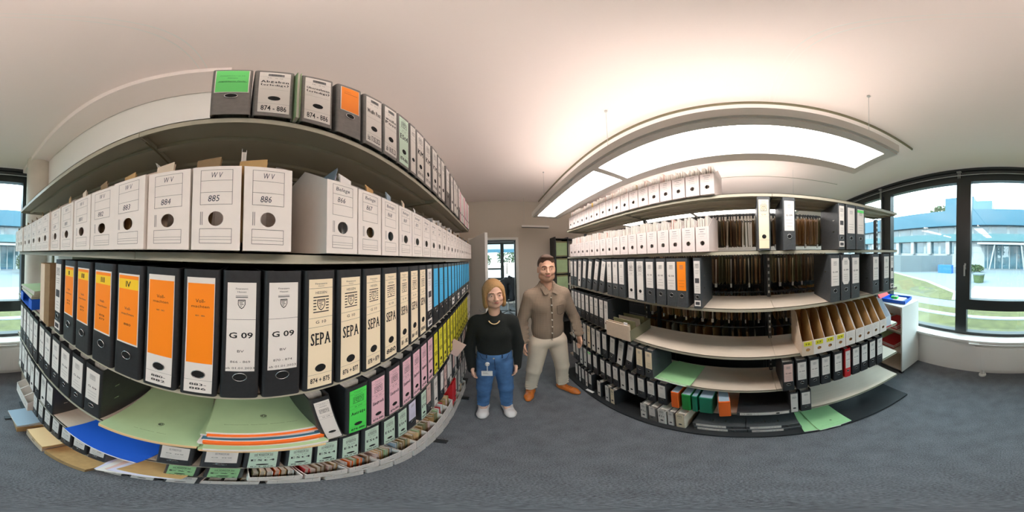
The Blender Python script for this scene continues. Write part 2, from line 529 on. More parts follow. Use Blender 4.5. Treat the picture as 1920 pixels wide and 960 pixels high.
            crest(mb, 0, .265, lw * .8, T, 'crest'); write(mb, 'G 09', 0, .215, lw * 1.3, .01, T, 'ink', .01); bars(mb, rnd, lw * .7, .135, .19, 4, T)
        return mb.mesh('spine_label')
    return cached(('label', style, round(w, 3), txt, seed), mk)
FULL = {'sepa', 'full', 'power', 'topwhite'}
def binder(x, y, z, rz, w, label, group, style='band', txt='', cover='binder_black', lean=0.0, seed=0, h=BH, ringz=None, rivets=False, flat=None, D=BD, twist=0.0):
    root = obj('lever_arch_binder', cover_mesh(w, cover, h, D))
    obj('paper_block', pages_mesh(w, h, D), root)
    if style: obj('spine_label', label_mesh(style, w, txt, seed), root)
    black = style in ('sepa', 'full')
    rz_ = {'topwhite': .092, 'grey_green': .096, 'toporange': .097}.get(style, .078)
    obj('finger_ring', ring_mesh(w, ringz or rz_, not black and style != 'topwhite', .0125), root)
    if rivets:
        for s in (.20, .12):
            mb = MB(); mb.box(-w / 2 - .001, w / 2 + .001, .055, .075, s, s + .006, 'metal'); obj('rivet_plate', mb, root)
    tag(root, label, 'binder', group)
    if flat is not None:      # lying on its side, spine still towards the aisle
        root.matrix_world = Matrix.Translation((x, y, z + .0008)) @ Matrix.Rotation(rz + twist, 4, 'Z') @ Matrix.Translation((BH / 2 * flat, 0, w / 2)) @ Matrix.Rotation(-flat * PI / 2, 4, 'Y')
    else:
        dz = abs(math.sin(lean)) * w / 2
        put(root, (x, y, z + dz), rz + twist, lean)
    return root
# ------------------------------------------------------------------ magazine files (open card boxes)
def magfile_body(w, hf, hb, D, m, inner=None, hole=True):
    def mk():
        mb = MB(); t = 0.0018; inn = inner or m
        if hole: plate_hole(mb, -w / 2, w / 2, 0, hf, 0, hf * .34 if hf > .13 else hf * .4, .0135 if w > .06 else .011, 0, t, m)
        else: mb.box(-w / 2, w / 2, 0, t, 0, hf, m)
        side = [(t, 0), (D, 0), (D, hb), (D * .48, hb), (t, hf)]
        for a, b in ((-w / 2, -w / 2 + t), (w / 2 - t, w / 2)):
            mb.prism(side, 'x', a, b, m)
            if inn != m:
                q = b if a < 0 else a; mb.prism([(t * 1.5, .002), (D - t, .002), (D - t, hb - .001), (D * .48, hb - .001), (t * 1.5, hf - .002)], 'x', min(q, q + (.0006 if a < 0 else -.0006)), max(q, q + (.0006 if a < 0 else -.0006)), inn)
        mb.box(-w / 2 + t, w / 2 - t, D - t, D, 0, hb, inn)
        mb.box(-w / 2 + t, w / 2 - t, t, D - t, 0, t, inn)
        return mb.mesh('file_body')
    return cached(('mag', round(w, 3), hf, hb, D, m, inner, hole), mk)
def mag_print(w, hf, lines, rnd_seed=0, kind='form'):
    def mk():
        mb = MB(); rnd = random.Random(rnd_seed); T = -0.0003
        a = w * .33
        if kind == 'form':
            z0, z1 = hf * .50, hf * .95
            frame(mb, -a, a, z0, z1, T, 'line')
            for k in (1, 2): rect(mb, -a, a, z0 + (z1 - z0) * k / 3, z0 + (z1 - z0) * k / 3 + .0006, T, 'line')
            frame(mb, -a, a, hf * .07, hf * .23, T, 'line')
            rect(mb, -a, a, hf * .11, hf * .11 + .0005, T, 'line'); rect(mb, -a, a, hf * .14, hf * .14 + .0005, T, 'line')
            for q in range(2): rect(mb, -a + .001 + .003 * q, -a + .0022 + .003 * q, hf * .27, hf * .42, T, 'crest')
            hh = (z1 - z0) / 3
            for k, t in enumerate(lines):
                if t:
                    wd = min(a * 1.5, .0085 * len(t) * .62 + .004)
                    write(mb, t, (-.004 if k else 0), z1 - hh * (k + .5), wd, hh * .5, T, 'pen', 0, .15, rnd.uniform(-.03, .03))
        elif kind == 'typed':
            frame(mb, -a, a, hf * .52, hf * .95, T, 'crest', .0004)
            for k in range(4):
                l = a * rnd.uniform(.5, .9); z = hf * (.88 - .09 * k)
                rect(mb, -l, l * rnd.uniform(.5, 1), z, z + .003 - .0006 * k, T, 'line')
            rect(mb, -a, a, hf * .1, hf * .1 + .0004, T, 'crest')
        elif kind == 'yellow':
            mb.box(-a, a, -.001, 0, hf * .66, hf * .94, 'yellow'); write(mb, lines[0], 0, hf * .8, a * 1.1, hf * .11, -.0014, 'ink', .01)
        elif kind == 'lined':
            frame(mb, -a, a, hf * .45, hf * .93, T, 'line', .0005)
            for k in range(3): rect(mb, -a * .8, a * .7, hf * (.85 - .1 * k), hf * (.85 - .1 * k) + .001, T, 'line')
        return mb.mesh('front_print')
    return cached(('print', round(w, 3), hf, tuple(lines), rnd_seed, kind), mk)
def magfile(x, y, z, rz, w, label, group, lines=(), kind='form', hf=.165, hb=.25, D=.26, m='box_white', inner=None, hole=True, seed=0, lean=0.0, twist=0.0, name='magazine_file'):
    root = obj(name, magfile_body(w, hf, hb, D, m, inner, hole))
    if kind: obj('front_lettering', mag_print(w, hf, list(lines), seed, kind), root)
    tag(root, label, 'magazine file', group)
    put(root, (x, y, z + abs(math.sin(lean)) * w / 2), rz + twist, lean)
    return root
def sheet_mesh(kind, t, d, h, m):
    """upright folder: two thin boards with a fold and papers between"""
    def mk():
        mb = MB()
        mb.prism([(0, 0), (d, 0), (d, h), (d * .62, h), (d * .60, h - .008), (0, h - .008)] if kind == 'tab' else [(0, 0), (d, 0), (d, h), (0, h)], 'x', -t / 2, -t / 2 + .0006, m)
        mb.prism([(0, 0), (d, 0), (d, h - .004), (0, h - .004)], 'x', t / 2 - .0006, t / 2, m)
        if t > .002: mb.box(-t / 2 + .0006, t / 2 - .0006, .004, d - .002, .001, h - .008, 'paper_edge')
        else: mb.box(-t / 2, t / 2, 0, d, 0, .001, m)
        return mb.mesh('folder')
    return cached(('sheet', kind, t, d, h, m), mk)
def upright_folder(x, y, z, rz, label, group, m='paper_white', t=.004, d=.2, h=.24, pitch=0.0, lean=0.0, kind='plain', cat='folder', name='paper_folder'):
    o = obj(name, sheet_mesh(kind, t, d, h, m))
    tag(o, label, cat, group)
    put(o, (x, y, z), rz, lean, pitch)
    return o
def flat_folder(x, y, z, rz, w, d, t, label, group, m, page='folder_cream', print_=False, cat='folder', name='document_folder', warp=0.0, seed=0):
    """folder lying flat; front edge on local y=0, cover and pages bend a little"""
    mb = MB(); n = 8; T = 0.0012
    def dz(u, v): return warp * (u * u) * 4
    def slab(x0, x1, y0, y1, z0, z1, mm):
        vs, fs = [], []
        for k in range(n + 1):
            xx = x0 + (x1 - x0) * k / n; b = dz(xx / w, 0)
            for yy, zz in ((y0, z0), (y1, z0), (y1, z1), (y0, z1)): vs.append((xx, yy, zz + b))
        for k in range(n):
            a = k * 4
            for i in range(4): fs.append((a + i, a + 4 + i, a + 4 + (i + 1) % 4, a + (i + 1) % 4))
        fs += [(0, 1, 2, 3), (n * 4 + 3, n * 4 + 2, n * 4 + 1, n * 4)]
        mb.add(vs, fs, mm)
    slab(-w / 2, w / 2, 0, d, 0, T, m)
    slab(-w / 2, w / 2, -.002, d - .012, t - T, t, m)
    root = obj(name, mb)
    mb = MB()
    slab(-w / 2 + .003, w / 2 - .003, -.004, d - .008, T, t - T, page)
    obj('inner_sheets', mb, root)
    if print_:
        mb = MB(); zt = t + .0004
        def wr(txt, cx, cy, ww, hh):
            v, f, tw, th = letters(txt)
            mb.add([(cx + a / tw * ww, cy + b / th * hh, zt) for a, b in v], f, 'ink')
        mb.torus((0.01, d * .28, zt), .007, .0008, 'z', 'ink', 18, 4); mb.torus((0.01, d * .28, zt), .004, .001, 'z', 'ink', 12, 4)
        wr('HESSEN', .01, d * .28 - .012, .014, .002)
        wr('Bearbeitungsvermerk   Steuernummer   Aktenzeichen   Finanzamt', 0, d * .13, w * .7, .003)
        obj('cover_lettering', mb, root)
    tag(root, label, cat, group)
    put(root, (x, y, z), rz)
    return root
# ------------------------------------------------------------------ the room
CZ = 2.97
WY, EY = -2.05, 3.10
mb = MB(); mb.box(-.85, 3.5, -2.2, EY, -.1, 0, 'carpet'); struct('floor', mb)
mb = MB(); mb.box(-.85, 3.5, -2.2, EY + .12, CZ, CZ + .15, 'ceiling_paint')
struct('ceiling', mb)
# beam along the wall side, ceiling joint, hanging ceiling panel
mb = MB(); mb.box(-.66, -.485, -2.0, -.045, CZ - .06, CZ + .01, 'ceiling_paint'); struct('trim_1', mb)
mb = MB()
for yy in (-.150, -.125): mb.box(-.48, .868, yy, yy + .004, CZ - .0015, CZ + .002, 'white_paint')
struct('trim_2', mb)
mb = MB(); mb.box(.875, 2.23, -1.32, 3.02, CZ - .022, CZ - .004, 'ceiling_paint'); mb.box(.89, 2.21, -1.30, 3.0, CZ - .004, CZ + .002, 'rack_dark'); mb.box(.864, .875, -1.33, 3.03, CZ - .024, CZ + .001, 'rack_olive'); mb.box(2.23, 2.24, -1.33, 3.03, CZ - .024, CZ + .001, 'rack_olive')
struct('trim_3', mb)
mb = MB(); mb.box(-.85, -.665, -2.0, EY, 0, CZ + .02, 'white_paint'); struct('wall_side', mb)
mb = MB(); mb.box(3.4, 3.5, -2.2, EY, 0, CZ, 'wall_paint'); struct('wall_far_side', mb)
mb = MB()       # end wall with the doorway
DX0, DX1, DZ = -.47, .43, 2.20
mb.box(-.85, DX0, EY, EY + .12, 0, CZ, 'wall_end'); mb.box(DX1, 3.5, EY, EY + .12, 0, CZ, 'wall_end'); mb.box(DX0, DX1, EY, EY + .12, DZ, CZ, 'wall_end')
struct('wall_end', mb)
mb = MB()
for a, b, c, d in ((DX0 - .03, DX0 + .015, 0, DZ + .03), (DX1 - .015, DX1 + .035, 0, DZ + .03), (DX0 + .015, DX1 - .015, DZ - .015, DZ + .03)):
    mb.box(a, b, EY - .012, EY + .135, c, d, 'lamp_body')
mb.box(DX1 - .04, DX1 - .02, EY + .03, EY + .09, 0, DZ - .02, 'rack_dark'); mb.box(DX0 + .02, DX1 - .04, EY + .03, EY + .09, DZ - .05, DZ - .02, 'rack_dark')
struct('trim_4', mb)
# door leaf standing open into the room
d = empty('door_1', (DX0 + .02, EY - .02, 0), math.atan2(2.25 - 3.08, -.11 + .45))
d['kind'] = 'structure'
mb = MB(); mb.box(0, .90, -.02, .02, .005, 2.19, 'white_paint'); obj('door_leaf', mb, d)
mb = MB(); mb.tube((.83, -.02, 1.05), (.83, -.06, 1.05), .009, 'silver'); mb.tube((.83, -.06, 1.05), (.72, -.06, 1.05), .009, 'silver')
mb.tube((.83, .02, 1.05), (.83, .06, 1.05), .009, 'silver'); mb.tube((.83, .06, 1.05), (.72, .06, 1.05), .009, 'silver')
obj('door_handle', mb, d)
# round concrete column beside the window
mb = MB(); mb.tube((-.60, -1.72, 0), (-.60, -1.72, CZ + .01), .135, 'concrete_column', 40, cap=False); struct('column', mb)
# window wall ------------------------------------------------------
SZ = .64
mb = MB(); mb.box(-.85, 3.5, WY - .15, WY + .08, 0, SZ - .03, 'white_paint'); struct('wall_window', mb)
mb = MB(); mb.box(-.85, 3.5, WY - .02, WY + .16, SZ - .03, SZ, 'white_paint'); struct('window_sill', mb)
mb = MB(); mb.box(-.85, 3.5, WY - .15, WY + .0, CZ - .09, CZ + .01, 'window_frame'); mb.box(-.85, 3.5, WY, WY + .05, CZ - .04, CZ, 'window_frame'); struct('trim_5', mb)
def window(n, x0, x1, sash):
    """frame between x0 and x1; a sash window has a low fixed light under a rail"""
    y0, y1 = WY - .09, WY
    mb = MB(); z0, z1 = SZ, CZ - .09
    f = .075
    mb.box(x0, x0 + f, y0, y1, z0, z1, 'window_frame'); mb.box(x1 - f, x1, y0, y1, z0, z1, 'window_frame')
    mb.box(x0 + f, x1 - f, y0, y1, z1 - .10, z1, 'window_frame'); mb.box(x0 + f, x1 - f, y0, y1, z0, z0 + .045, 'window_frame')
    root = struct('window_%d' % n, mb)
    if sash:
        mb = MB(); r0, r1 = 1.035, 1.18
        mb.box(x0 + f, x1 - f, y0 + .01, y1 + .01, r0, r1, 'window_frame')
        s = .045
        mb.box(x0 + f, x0 + f + s, y0 + .01, y1 + .015, r1, z1 - .10, 'window_frame'); mb.box(x1 - f - s, x1 - f, y0 + .01, y1 + .015, r1, z1 - .10, 'window_frame')
        obj('window_sash', mb, root)
        mb = MB(); g = y0 + .045
        mb.box(x0 + f + s, x1 - f - s, g, g + .006, r1, z1 - .1, 'glass'); mb.box(x0 + f, x1 - f, g, g + .006, z0 + .045, r0, 'glass')
        obj('window_pane', mb, root)
        mb = MB(); hx = x1 - f + .02
        mb.box(hx - .012, hx + .012, y1, y1 + .008, 1.58, 1.66, 'silver'); mb.tube((hx, y1 + .008, 1.63), (hx, y1 + .045, 1.63), .008, 'silver')
        mb.box(hx - .010, hx + .010, y1 + .035, y1 + .05, 1.50, 1.64, 'silver')
        obj('window_handle', mb, root)
    else:
        mb = MB(); g = y0 + .045; mb.box(x0 + f, x1 - f, g, g + .006, z0 + .045, z1 - .1, 'glass'); obj('window_pane', mb, root)
    return root
window(1, -.62, .58, True)
window(2, .58, 1.84, False)
window(3, 1.84, 2.62, True)
window(4, 2.62, 3.4, False)
mb = MB(); mb.box(-.85, -.62, WY - .15, WY - .0, SZ, CZ, 'window_frame'); struct('trim_6', mb)
for k, xx in enumerate((.615, 1.96)):     # blind guide rods and bracket in front of the mullions
    mb = MB()
    for dx in (-.012, .012): mb.tube((xx + dx, WY + .03, SZ if k else CZ - .14), (xx + dx, WY + .03, CZ), .005, 'silver')
    mb.box(xx - .03, xx + .03, WY + .0, WY + .05, CZ - .05, CZ - .03, 'silver')
    r = obj('blind_guide', mb)
    tag(r, ['short silver bracket for the blind above the window handle', 'pair of silver blind guide rods by the rack end'][k], 'blind rail')
mb = MB(); mb.box(-.6, 3.3, WY + .002, WY + .03, CZ - .085, CZ - .05, 'rack_dark'); mb.tube((-.6, WY + .035, CZ - .1), (3.3, WY + .035, CZ - .1), .006, 'silver')
tag(obj('roller_blind', mb), 'dark rolled up blind along the top of the window band', 'blind')
# radiator
rad = empty('radiator', (-.1, WY + .13, 0)); tag(rad, 'long low white panel radiator under the window sill', 'radiator')
mb = MB()
mb.box(-.38, .45, -.02, .03, .12, .545, 'white_paint')
for k in range(16): mb.box(-.37 + .05 * k, -.355 + .05 * k, .03, .034, .14, .53, 'white_paint')
obj('heating_panel', mb, rad)
mb = MB(); mb.tube((.42, .05, .60), (-.33, .05, .60), .008, 'white_paint'); mb.tube((.45, .05, .60), (.40, .05, .60), .014, 'white_paint'); mb.tube((.52, .05, .60), (.45, .05, .60), .017, 'white_paint', r2=.013)
obj('thermostat_pipe', mb, rad)
mb = MB(); mb.tube((.37, .01, .12), (.37, .01, .02), .01, 'white_paint'); mb.tube((.34, .01, .12), (.34, .01, .02), .01, 'white_paint')
mb.tube((.355, .01, 0), (.355, .01, .025), .045, 'white_paint', 20); obj('pipe_rosette', mb, rad)
# ------------------------------------------------------------------ pendant lamp
LZ = .53 + H
def pendant(LX0, LX1, LY0, LY1, label):
    lamp = empty('pendant_lamp', (0, 0, 0)); tag(lamp, label, 'ceiling lamp', 'pendant lamps')
    mb = MB()
    mb.box(LX0, LX0 + .042, LY0, LY1, LZ, LZ + .045, 'lamp_body'); mb.box(LX1 - .072, LX1, LY0, LY1, LZ, LZ + .045, 'lamp_body')
    for a, b in ((LY0, LY0 + .045), (.69, .735), (LY1 - .075, LY1)): mb.box(LX0 + .042, LX1 - .072, a, b, LZ, LZ + .045, 'lamp_body')
    mb.box(LX0 + .05, LX1 - .08, LY0 + .05, LY1 - .08, LZ + .035, LZ + .045, 'lamp_body')
    mb.box(LX0 - .012, LX0, LY0, LY1, LZ + .01, LZ + .06, 'lamp_body')
    obj('lamp_housing', mb, lamp)
    for a, b in ((LY0 + .045, .69), (.735, LY1 - .075)):
        mb = MB(); mb.box(LX0 + .042, LX1 - .072, a, b, LZ + .012, LZ + .018, 'lamp_lens'); obj('lit_panel', mb, lamp)
    mb = MB(); c = (LX0 + LX1) / 2      # ridge shaped uplight, throws its light sideways to the ceiling
    mb.prism([(c - .025, LZ + .0455), (c + .025, LZ + .0455), (c, LZ + .105)], 'y', LY0 + .1, LY1 - .1, 'lamp_uplight'); obj('uplight_ridge', mb, lamp)
    for yy in (-.55, .70, 1.88):
        mb = MB(); xx = LX0 + .124
        mb.tube((xx, yy, LZ + .045), (xx, yy, CZ), .0012, 'silver', 5); mb.tube((xx, yy, CZ - .012), (xx, yy, CZ), .009, 'silver', 12)
        obj('suspension_wire', mb, lamp)
pendant(.488, .828, -.615, 1.985, 'long pale pendant lamp with two lit panels over the aisle')
pendant(1.86, 2.20, -.615, 1.985, 'added pendant lamp behind the half-empty rack, brightening the ceiling above the hanging folders')  # extra lamp added to brighten the ceiling; only a bright strip hints at it
# white linear lamp head seen past the far end
mb = MB(); mb.box(.50, 1.02, 2.86, 2.93, LZ + .05, LZ + .085, 'lamp_body'); mb.box(.51, 1.01, 2.87, 2.92, LZ + .046, LZ + .05, 'rack_dark')
mb.tube((.55, 2.9, LZ + .085), (.55, 2.9, CZ), .0015, 'silver', 5); mb.tube((.97, 2.9, LZ + .085), (.97, 2.9, CZ), .0015, 'silver', 5)
tag(obj('cross_rail', mb), 'narrow pale rail hanging across, beyond the door end of the lamp', 'rail')
# ------------------------------------------------------------------ racks
LV = [H + .367, H + .014, H - .340, H - .710, H - 1.075, H - 1.43]
BASE = .04
def board_mb(x0, x1, y0, y1, z, lip=True, top='shelf_top'):
    mb = MB()
    mb.box(x0, x1, y0, y1, z - .0035, z, top)
    mb.box(x0, x0 + .004, y0, y1, z - .022, z, 'shelf_paint'); mb.box(x1 - .004, x1, y0, y1, z - .022, z, 'shelf_paint')
    mb.box(x0 + .004, x1 - .004, y0 + .0, y0 + .003, z - .022, z - .0035, 'shelf_paint'); mb.box(x0 + .004, x1 - .004, y1 - .003, y1, z - .022, z - .0035, 'shelf_paint')
    mb.box(x0 + .004, x1 - .004, y0 + .003, y1 - .003, z - .0045, z - .0035, 'shelf_paint')
    mb.box(x0 + .08, x0 + .10, y0 + .003, y1 - .003, z - .018, z - .0045, 'shelf_paint'); mb.box(x1 - .10, x1 - .08, y0 + .003, y1 - .003, z - .018, z - .0045, 'shelf_paint')
    return mb
def post(mb, x, y, z1, m='rack_dark', s=.02, slots=True):
    mb.box(x - s, x + s, y - .012, y + .012, 0, z1, m)
rackA = empty('shelving_rack', (-.48, .3, 0)); tag(rackA, 'tall full shelving rack along the white wall, packed with labelled binders', 'shelving')
AY = [-1.33, -.228, .87, 1.97]
def under(root, name, mb):
    o = obj(name, mb, root); o.matrix_parent_inverse = Matrix.Translation(-Vector(root.location)); return o
edgeA = [-.31, -.31, -.31, -.312, -.322, -.335]
for k, z in enumerate(LV):
    for a, b in zip(AY, AY[1:]):
        under(rackA, 'shelf_board', board_mb(-.625, edgeA[k], a + .001, b - .001, z))
for a, b in zip(AY, AY[1:]):
    mb = MB(); mb.box(-.635, -.628, max(a, -1.02) + .001, b - .001, .05, LV[0] - .03, 'rack_olive'); under(rackA, 'back_panel', mb)
for yy in AY:
    for xx in (-.6165,):
        mb = MB(); mb.box(xx - .009, xx + .009, yy - .012, yy + .012, 0, LV[0] - .03, 'rack_olive'); 
        for z in LV: mb.prism([(-.61, z - .0225), (-.34, z - .0225), (-.34, z - .025), (-.61, z - .027)], 'y', yy - .002, yy + .002, 'rack_olive')
        under(rackA, 'upright_post', mb)
mb = MB(); mb.box(-.64, -.345, AY[0], AY[-1], .0225, BASE, 'base_black'); under(rackA, 'base_plinth', mb)
rackB = empty('shelving_rack', (1.1, .4, 0)); tag(rackB, 'half-empty open shelving rack under the lamp, standing on a wide black base', 'shelving')
BY = [-1.20, -.135, .92, 1.97]
BX0, BX1 = .95, 1.265
for k, z in enumerate(LV):
    for a, b in zip(BY, BY[1:]):
        under(rackB, 'shelf_board', board_mb(BX0, BX1, a + .001, b - .001, z))
for yy in BY:
    mb = MB(); post(mb, BX1 - .025, yy, LV[0] - .03)
    for z in LV: mb.prism([(BX1 - .045, z - .0225), (BX0 + .03, z - .0225), (BX0 + .03, z - .025), (BX1 - .045, z - .027)], 'y', yy - .002, yy + .002, 'rack_dark')
    for i in range(40):
        mb.box(BX1 - .0465, BX1 - .045, yy - .006, yy + .006, .15 + .05 * i, .17 + .05 * i, 'silver') if .17 + .05 * i < LV[0] - .03 else None
    under(rackB, 'upright_post', mb)
mb = MB(); mb.box(.842, 1.285, -1.22, 1.99, .012, BASE, 'base_black'); mb.box(.87, 1.285, -1.2, 1.97, 0, .012, 'base_black'); under(rackB, 'base_plinth', mb)
for yy in (.84, 1.56, -1.11):
    mb = MB(); mb.box(-.60, -.27 if yy > 0 else -.19, yy - .02, yy + .02, .001, .022, 'base_black'); under(rackA, 'foot_bar', mb)
# second rack behind: lateral filing with hanging folders
rackC = empty('filing_rack', (1.6, .2, 0)); tag(rackC, 'dark lateral filing rack with hanging folders behind the half-empty rack', 'filing rack')
CX0, CX1 = 1.38, 1.74
CL = [H + .335, H + .0, H - .345, H - .69, H - 1.05]
for z in CL:
    mb = MB(); mb.tube((CX0 + .03, -1.05, z), (CX0 + .03, 1.9, z), .007, 'rack_dark', 8); mb.tube((CX1 - .03, -1.05, z), (CX1 - .03, 1.9, z), .007, 'rack_dark', 8)
    under(rackC, 'hanging_rail', mb)
for yy in (-1.08, -.13, .9, 1.93):
    mb = MB(); mb.box(CX0 + .01, CX0 + .05, yy - .015, yy + .015, 0, H + .35, 'base_black'); mb.box(CX1 - .05, CX1 - .01, yy - .015, yy + .015, 0, H + .35, 'base_black'); under(rackC, 'upright_post', mb)
mb = MB(); mb.box(CX0, CX1, -1.1, 1.95, .0, .06, 'base_black'); under(rackC, 'base_plinth', mb)
mb = MB(); mb.box(CX1 + .02, CX1 + .03, -1.1, 1.95, .06, H - .02, 'base_black'); under(rackC, 'back_panel', mb)
# ------------------------------------------------------------------ contents of the full rack (faces +X)
AR, BR = PI / 2, -PI / 2
XA = -.298
rnd = random.Random(7)
SN = ['top shelf', 'second shelf', 'third shelf', 'fourth shelf', 'fifth shelf', 'sixth shelf']
FULLR = "full rack"
HALFR = "half-empty rack"
def cap(n): return ORD[n] if n < len(ORD) else str(n) + 'th'
# ---- top shelf
z = LV[0]
binder(XA, -.024, z, AR, .078, 'grey binder with a green handwritten label, standing at the end of the top row', None, 'grey_green', cover='binder_grey', twist=.02)
binder(XA, .058, z, AR, .08, 'grey binder labelled Abgaben 874 - 886 on the full rack top', None, 'topwhite', 'Abgaben|(erledigt)|874 - 886', 'binder_grey', twist=-.03)
upright_folder(XA + .012, .104, z, AR, 'pale green folder squeezed between the two 874 - 886 binders', None, 'folder_green', .008, .24, .312)
binder(XA, .152, z, AR, .078, 'grey binder labelled Übernahmen 874 - 886 with a green folder at its side', None, 'topwhite', 'Übernahmen|(erledigt)|874 - 886', 'binder_grey')
binder(XA, .240, z, AR, .078, 'grey binder with an orange label on the full rack top', None, 'toporange', cover='binder_grey')
binder(XA, .326, z, AR, .078, 'grey binder labelled Weiße Post, larger lettering, next to the orange labelled one', None, 'topwhite', 'Weiße Post|bis 17.05.2023', 'binder_grey')
binder(XA, .405, z, AR, .075, 'grey binder labelled weiße Post in small letters on the full rack top', None, 'topwhite', 'weiße|Post|ab 18.05.23', 'binder_grey')
binder(XA, .484, z, AR, .078, 'grey binder with mint label ESt4 874-886 on the full rack top', None, 'full', 'G 10|ESt4|874-886|mint', 'binder_grey')
binder(XA, .553, z, AR, .05, 'thin grey binder with full white label beside the mint one on top', None, 'full', '', 'binder_grey')
yy = .622
for k in range(10):
    w = .078 if k in (0, 1, 2, 5, 7) else .07
    if k == 3: w = .05
    lean = .0 if k not in (5,) else .05
    binder(XA + rnd.uniform(-.004, .004), yy, z, AR, w, 'grey binder with white label on the full rack top, %s from its door end' % cap(18 - k), 'binders on top of the full rack', 'full' if k % 4 != 1 or k < 3 else 'band', ('G 10|KM|' + ['874-76', '877-78', '879-80', '881', '882', '883', '884', '885', '886', '887'][k]) if k < 4 else 'G 10', 'binder_grey', seed=k)
    yy += w + .006 + (.035 if k in (4, 5) else 0)
for k in range(8):
    m = 'binder_white' if k % 3 else 'pink'
    binder(XA - .002 + rnd.uniform(-.004, .006), yy + .0, z, AR, .052, '%s folder binder on the full rack top, %s from its door end' % ('pink' if m == 'pink' else 'white', cap(8 - k)), 'pale binders at the door end of the full rack', 'band', m if m == 'pink' else 'paper', m, seed=k, lean=.0, h=.30)
    yy += .06
# ---- second shelf: white magazine files
z = LV[1]
G2 = 'white magazine files on the second shelf of the full rack'
nums = ['886', '885', '884', '883', '882', '881', '880', '879', '878', '877', '876', '875', '874', '873', '872', '871']
yc = .0505
boxesA = []
for k, n in enumerate(nums):
    magfile(XA + .018 + (0.006 if k % 5 == 3 else 0), yc, z, AR, .0865, 'white magazine file handwritten W V %s, %s from the Belege files' % (n, cap(k + 1)), G2, ['W V', '', n], seed=k, twist=rnd.uniform(-.03, .03))
    boxesA.append((yc, k, 'W V ' + n))
    yc -= .0915
nb = ['866', '867', '868', '869', '870', '871', '872', '873', '874', '875', '876', '877', '878', '879', '880', '881', '882', '883', '884', '885', '886']
yc = .209
for k, n in enumerate(nb):
    magfile(XA + .018, yc, z, AR, .0805, 'white magazine file handwritten Belege %s, %s from the W V files' % (n, cap(k + 1)), G2, ['Belege', n, ''], seed=50 + k, twist=rnd.uniform(-.03, .03))
    boxesA.append((yc, k + 20, 'Belege ' + n))
    yc += .0855
# sheets and folders sticking out of them
for yc, k, n in boxesA:
    kr = ['kraft', 'kraft_dark', 'box_beige'][k % 3] if k < 20 or k % 2 else 'plastic_clear'
    if kr == 'plastic_clear': kr = 'folder_bluegrey' if k % 4 else 'paper_white'
    sgn = 1 if k < 20 else -1
    upright_folder(XA - .005, yc - sgn * .017, z + .014, AR + (1.15 if k < 20 else -1.15), '%s folder sticking out of file %s, %s of its row' % ({'kraft': 'kraft', 'kraft_dark': 'dark brown', 'box_beige': 'beige', 'folder_bluegrey': 'blue-grey', 'paper_white': 'white'}[kr], n, cap(k % 20 + 1) if k < 40 else 'last'), 'folders in the white magazine files of the full rack', kr, .004, .056, .176 + rnd.uniform(0, .012), pitch=.10 + rnd.uniform(0, .06))
upright_folder(-.36, .185, z + .01, AR, 'pale blue plastic sleeve rising from the Belege 866 file', None, 'folder_bluegrey', .003, .16, .262, lean=.25)
upright_folder(-.38, .21, z + .01, AR, 'lilac sheet bundle rising behind the blue sleeve of Belege 866', None, 'lilac', .003, .16, .250, lean=.2)
upright_folder(-.36, .42, z + .01, AR, 'large pale blue sleeve leaning out of Belege 868', None, 'folder_bluegrey', .002, .10, .262, lean=.0, pitch=-.25)
upright_folder(-.37, .56, z + .01, AR, 'small blue-grey sleeve leaning out of Belege 870', None, 'folder_bluegrey', .002, .10, .240, pitch=-.2)
upright_folder(-.36, -.118, z + .01, AR, 'white paper strip poking up at an angle from W V 884', None, 'paper_white', .003, .02, .262, lean=-.35)
upright_folder(-.34, .000, z + .01, AR, 'narrow white paper tip standing between W V 885 and 886', None, 'paper_white', .010, .02, .248, lean=.03)
for k, yy in enumerate((.86, .97, 1.10, 1.22, 1.36)):
    upright_folder(-.33, yy, z + .01, AR, 'bundle of white sheets rising from the Belege files, %s from the door' % cap(5 - k), 'white sheets above the Belege files', 'paper_white', .05, .15, .215 + .01 * (k % 2))
# ---- third shelf: binders at eye level
z = LV[2]
E_ = -.296
def A3(y0, y1, label, style, txt='', **kw):
    binder(E_, (y0 + y1) / 2, z, AR, y1 - y0 - .004, label, kw.pop('group', None), style, txt, **kw)
archive = obj('archive_box', cached('archive', lambda: (lambda m: (m.box(-.055, .055, 0, .003, 0, .295, 'kraft_dark'), m.box(-.055, -.052, .003, .25, 0, .295, 'kraft_dark'), m.box(.052, .055, .003, .25, 0, .295, 'kraft_dark'), m.box(-.052, .052, .247, .25, 0, .295, 'kraft_dark'), m.box(-.052, .052, .003, .247, 0, .003, 'kraft_dark'), m.box(-.05, .05, .01, .24, .003, .27, 'paper_edge'), m.mesh('archive_box'))[-1])(MB())))
tag(archive, 'brown archive box with a beige front between green folders and orange binders', 'archive box')
put(archive, (E_ + .01, -.70, z), AR)
mb = MB(); mb.box(-.05, .0, -.002, 0, .004, .291, 'box_beige'); obj('front_panel', mb, archive)
A3(-.612, -.552, 'thin black binder with long white label beside the brown archive box', 'narrow')
A3(-.535, -.455, 'black binder with orange label marked I, second one from archive box', 'roman', 'I|874|875')
A3(-.451, -.371, 'black binder with orange label marked II', 'roman', 'II|876|877')
A3(-.362, -.278, 'black binder with orange label marked III, 878 879', 'roman', 'III|878|879')
A3(-.274, -.192, 'black binder with orange label marked IV, 880', 'roman', 'IV|880')
A3(-.189, -.109, 'black binder with large orange Vollmachten label 880-882, beside marking IV', 'power', '880 - 882|880|882')
A3(-.105, -.030, 'black binder with large orange Vollmachten label 883-886, beside the G 09 one', 'power', '883 - 886|883|886')
A3(-.029, .045, 'black binder labelled G 09 BV 866 – 869, next to the orange ones', 'g09', 'G 09|BV|866 - 869|ab 01.01.2023')
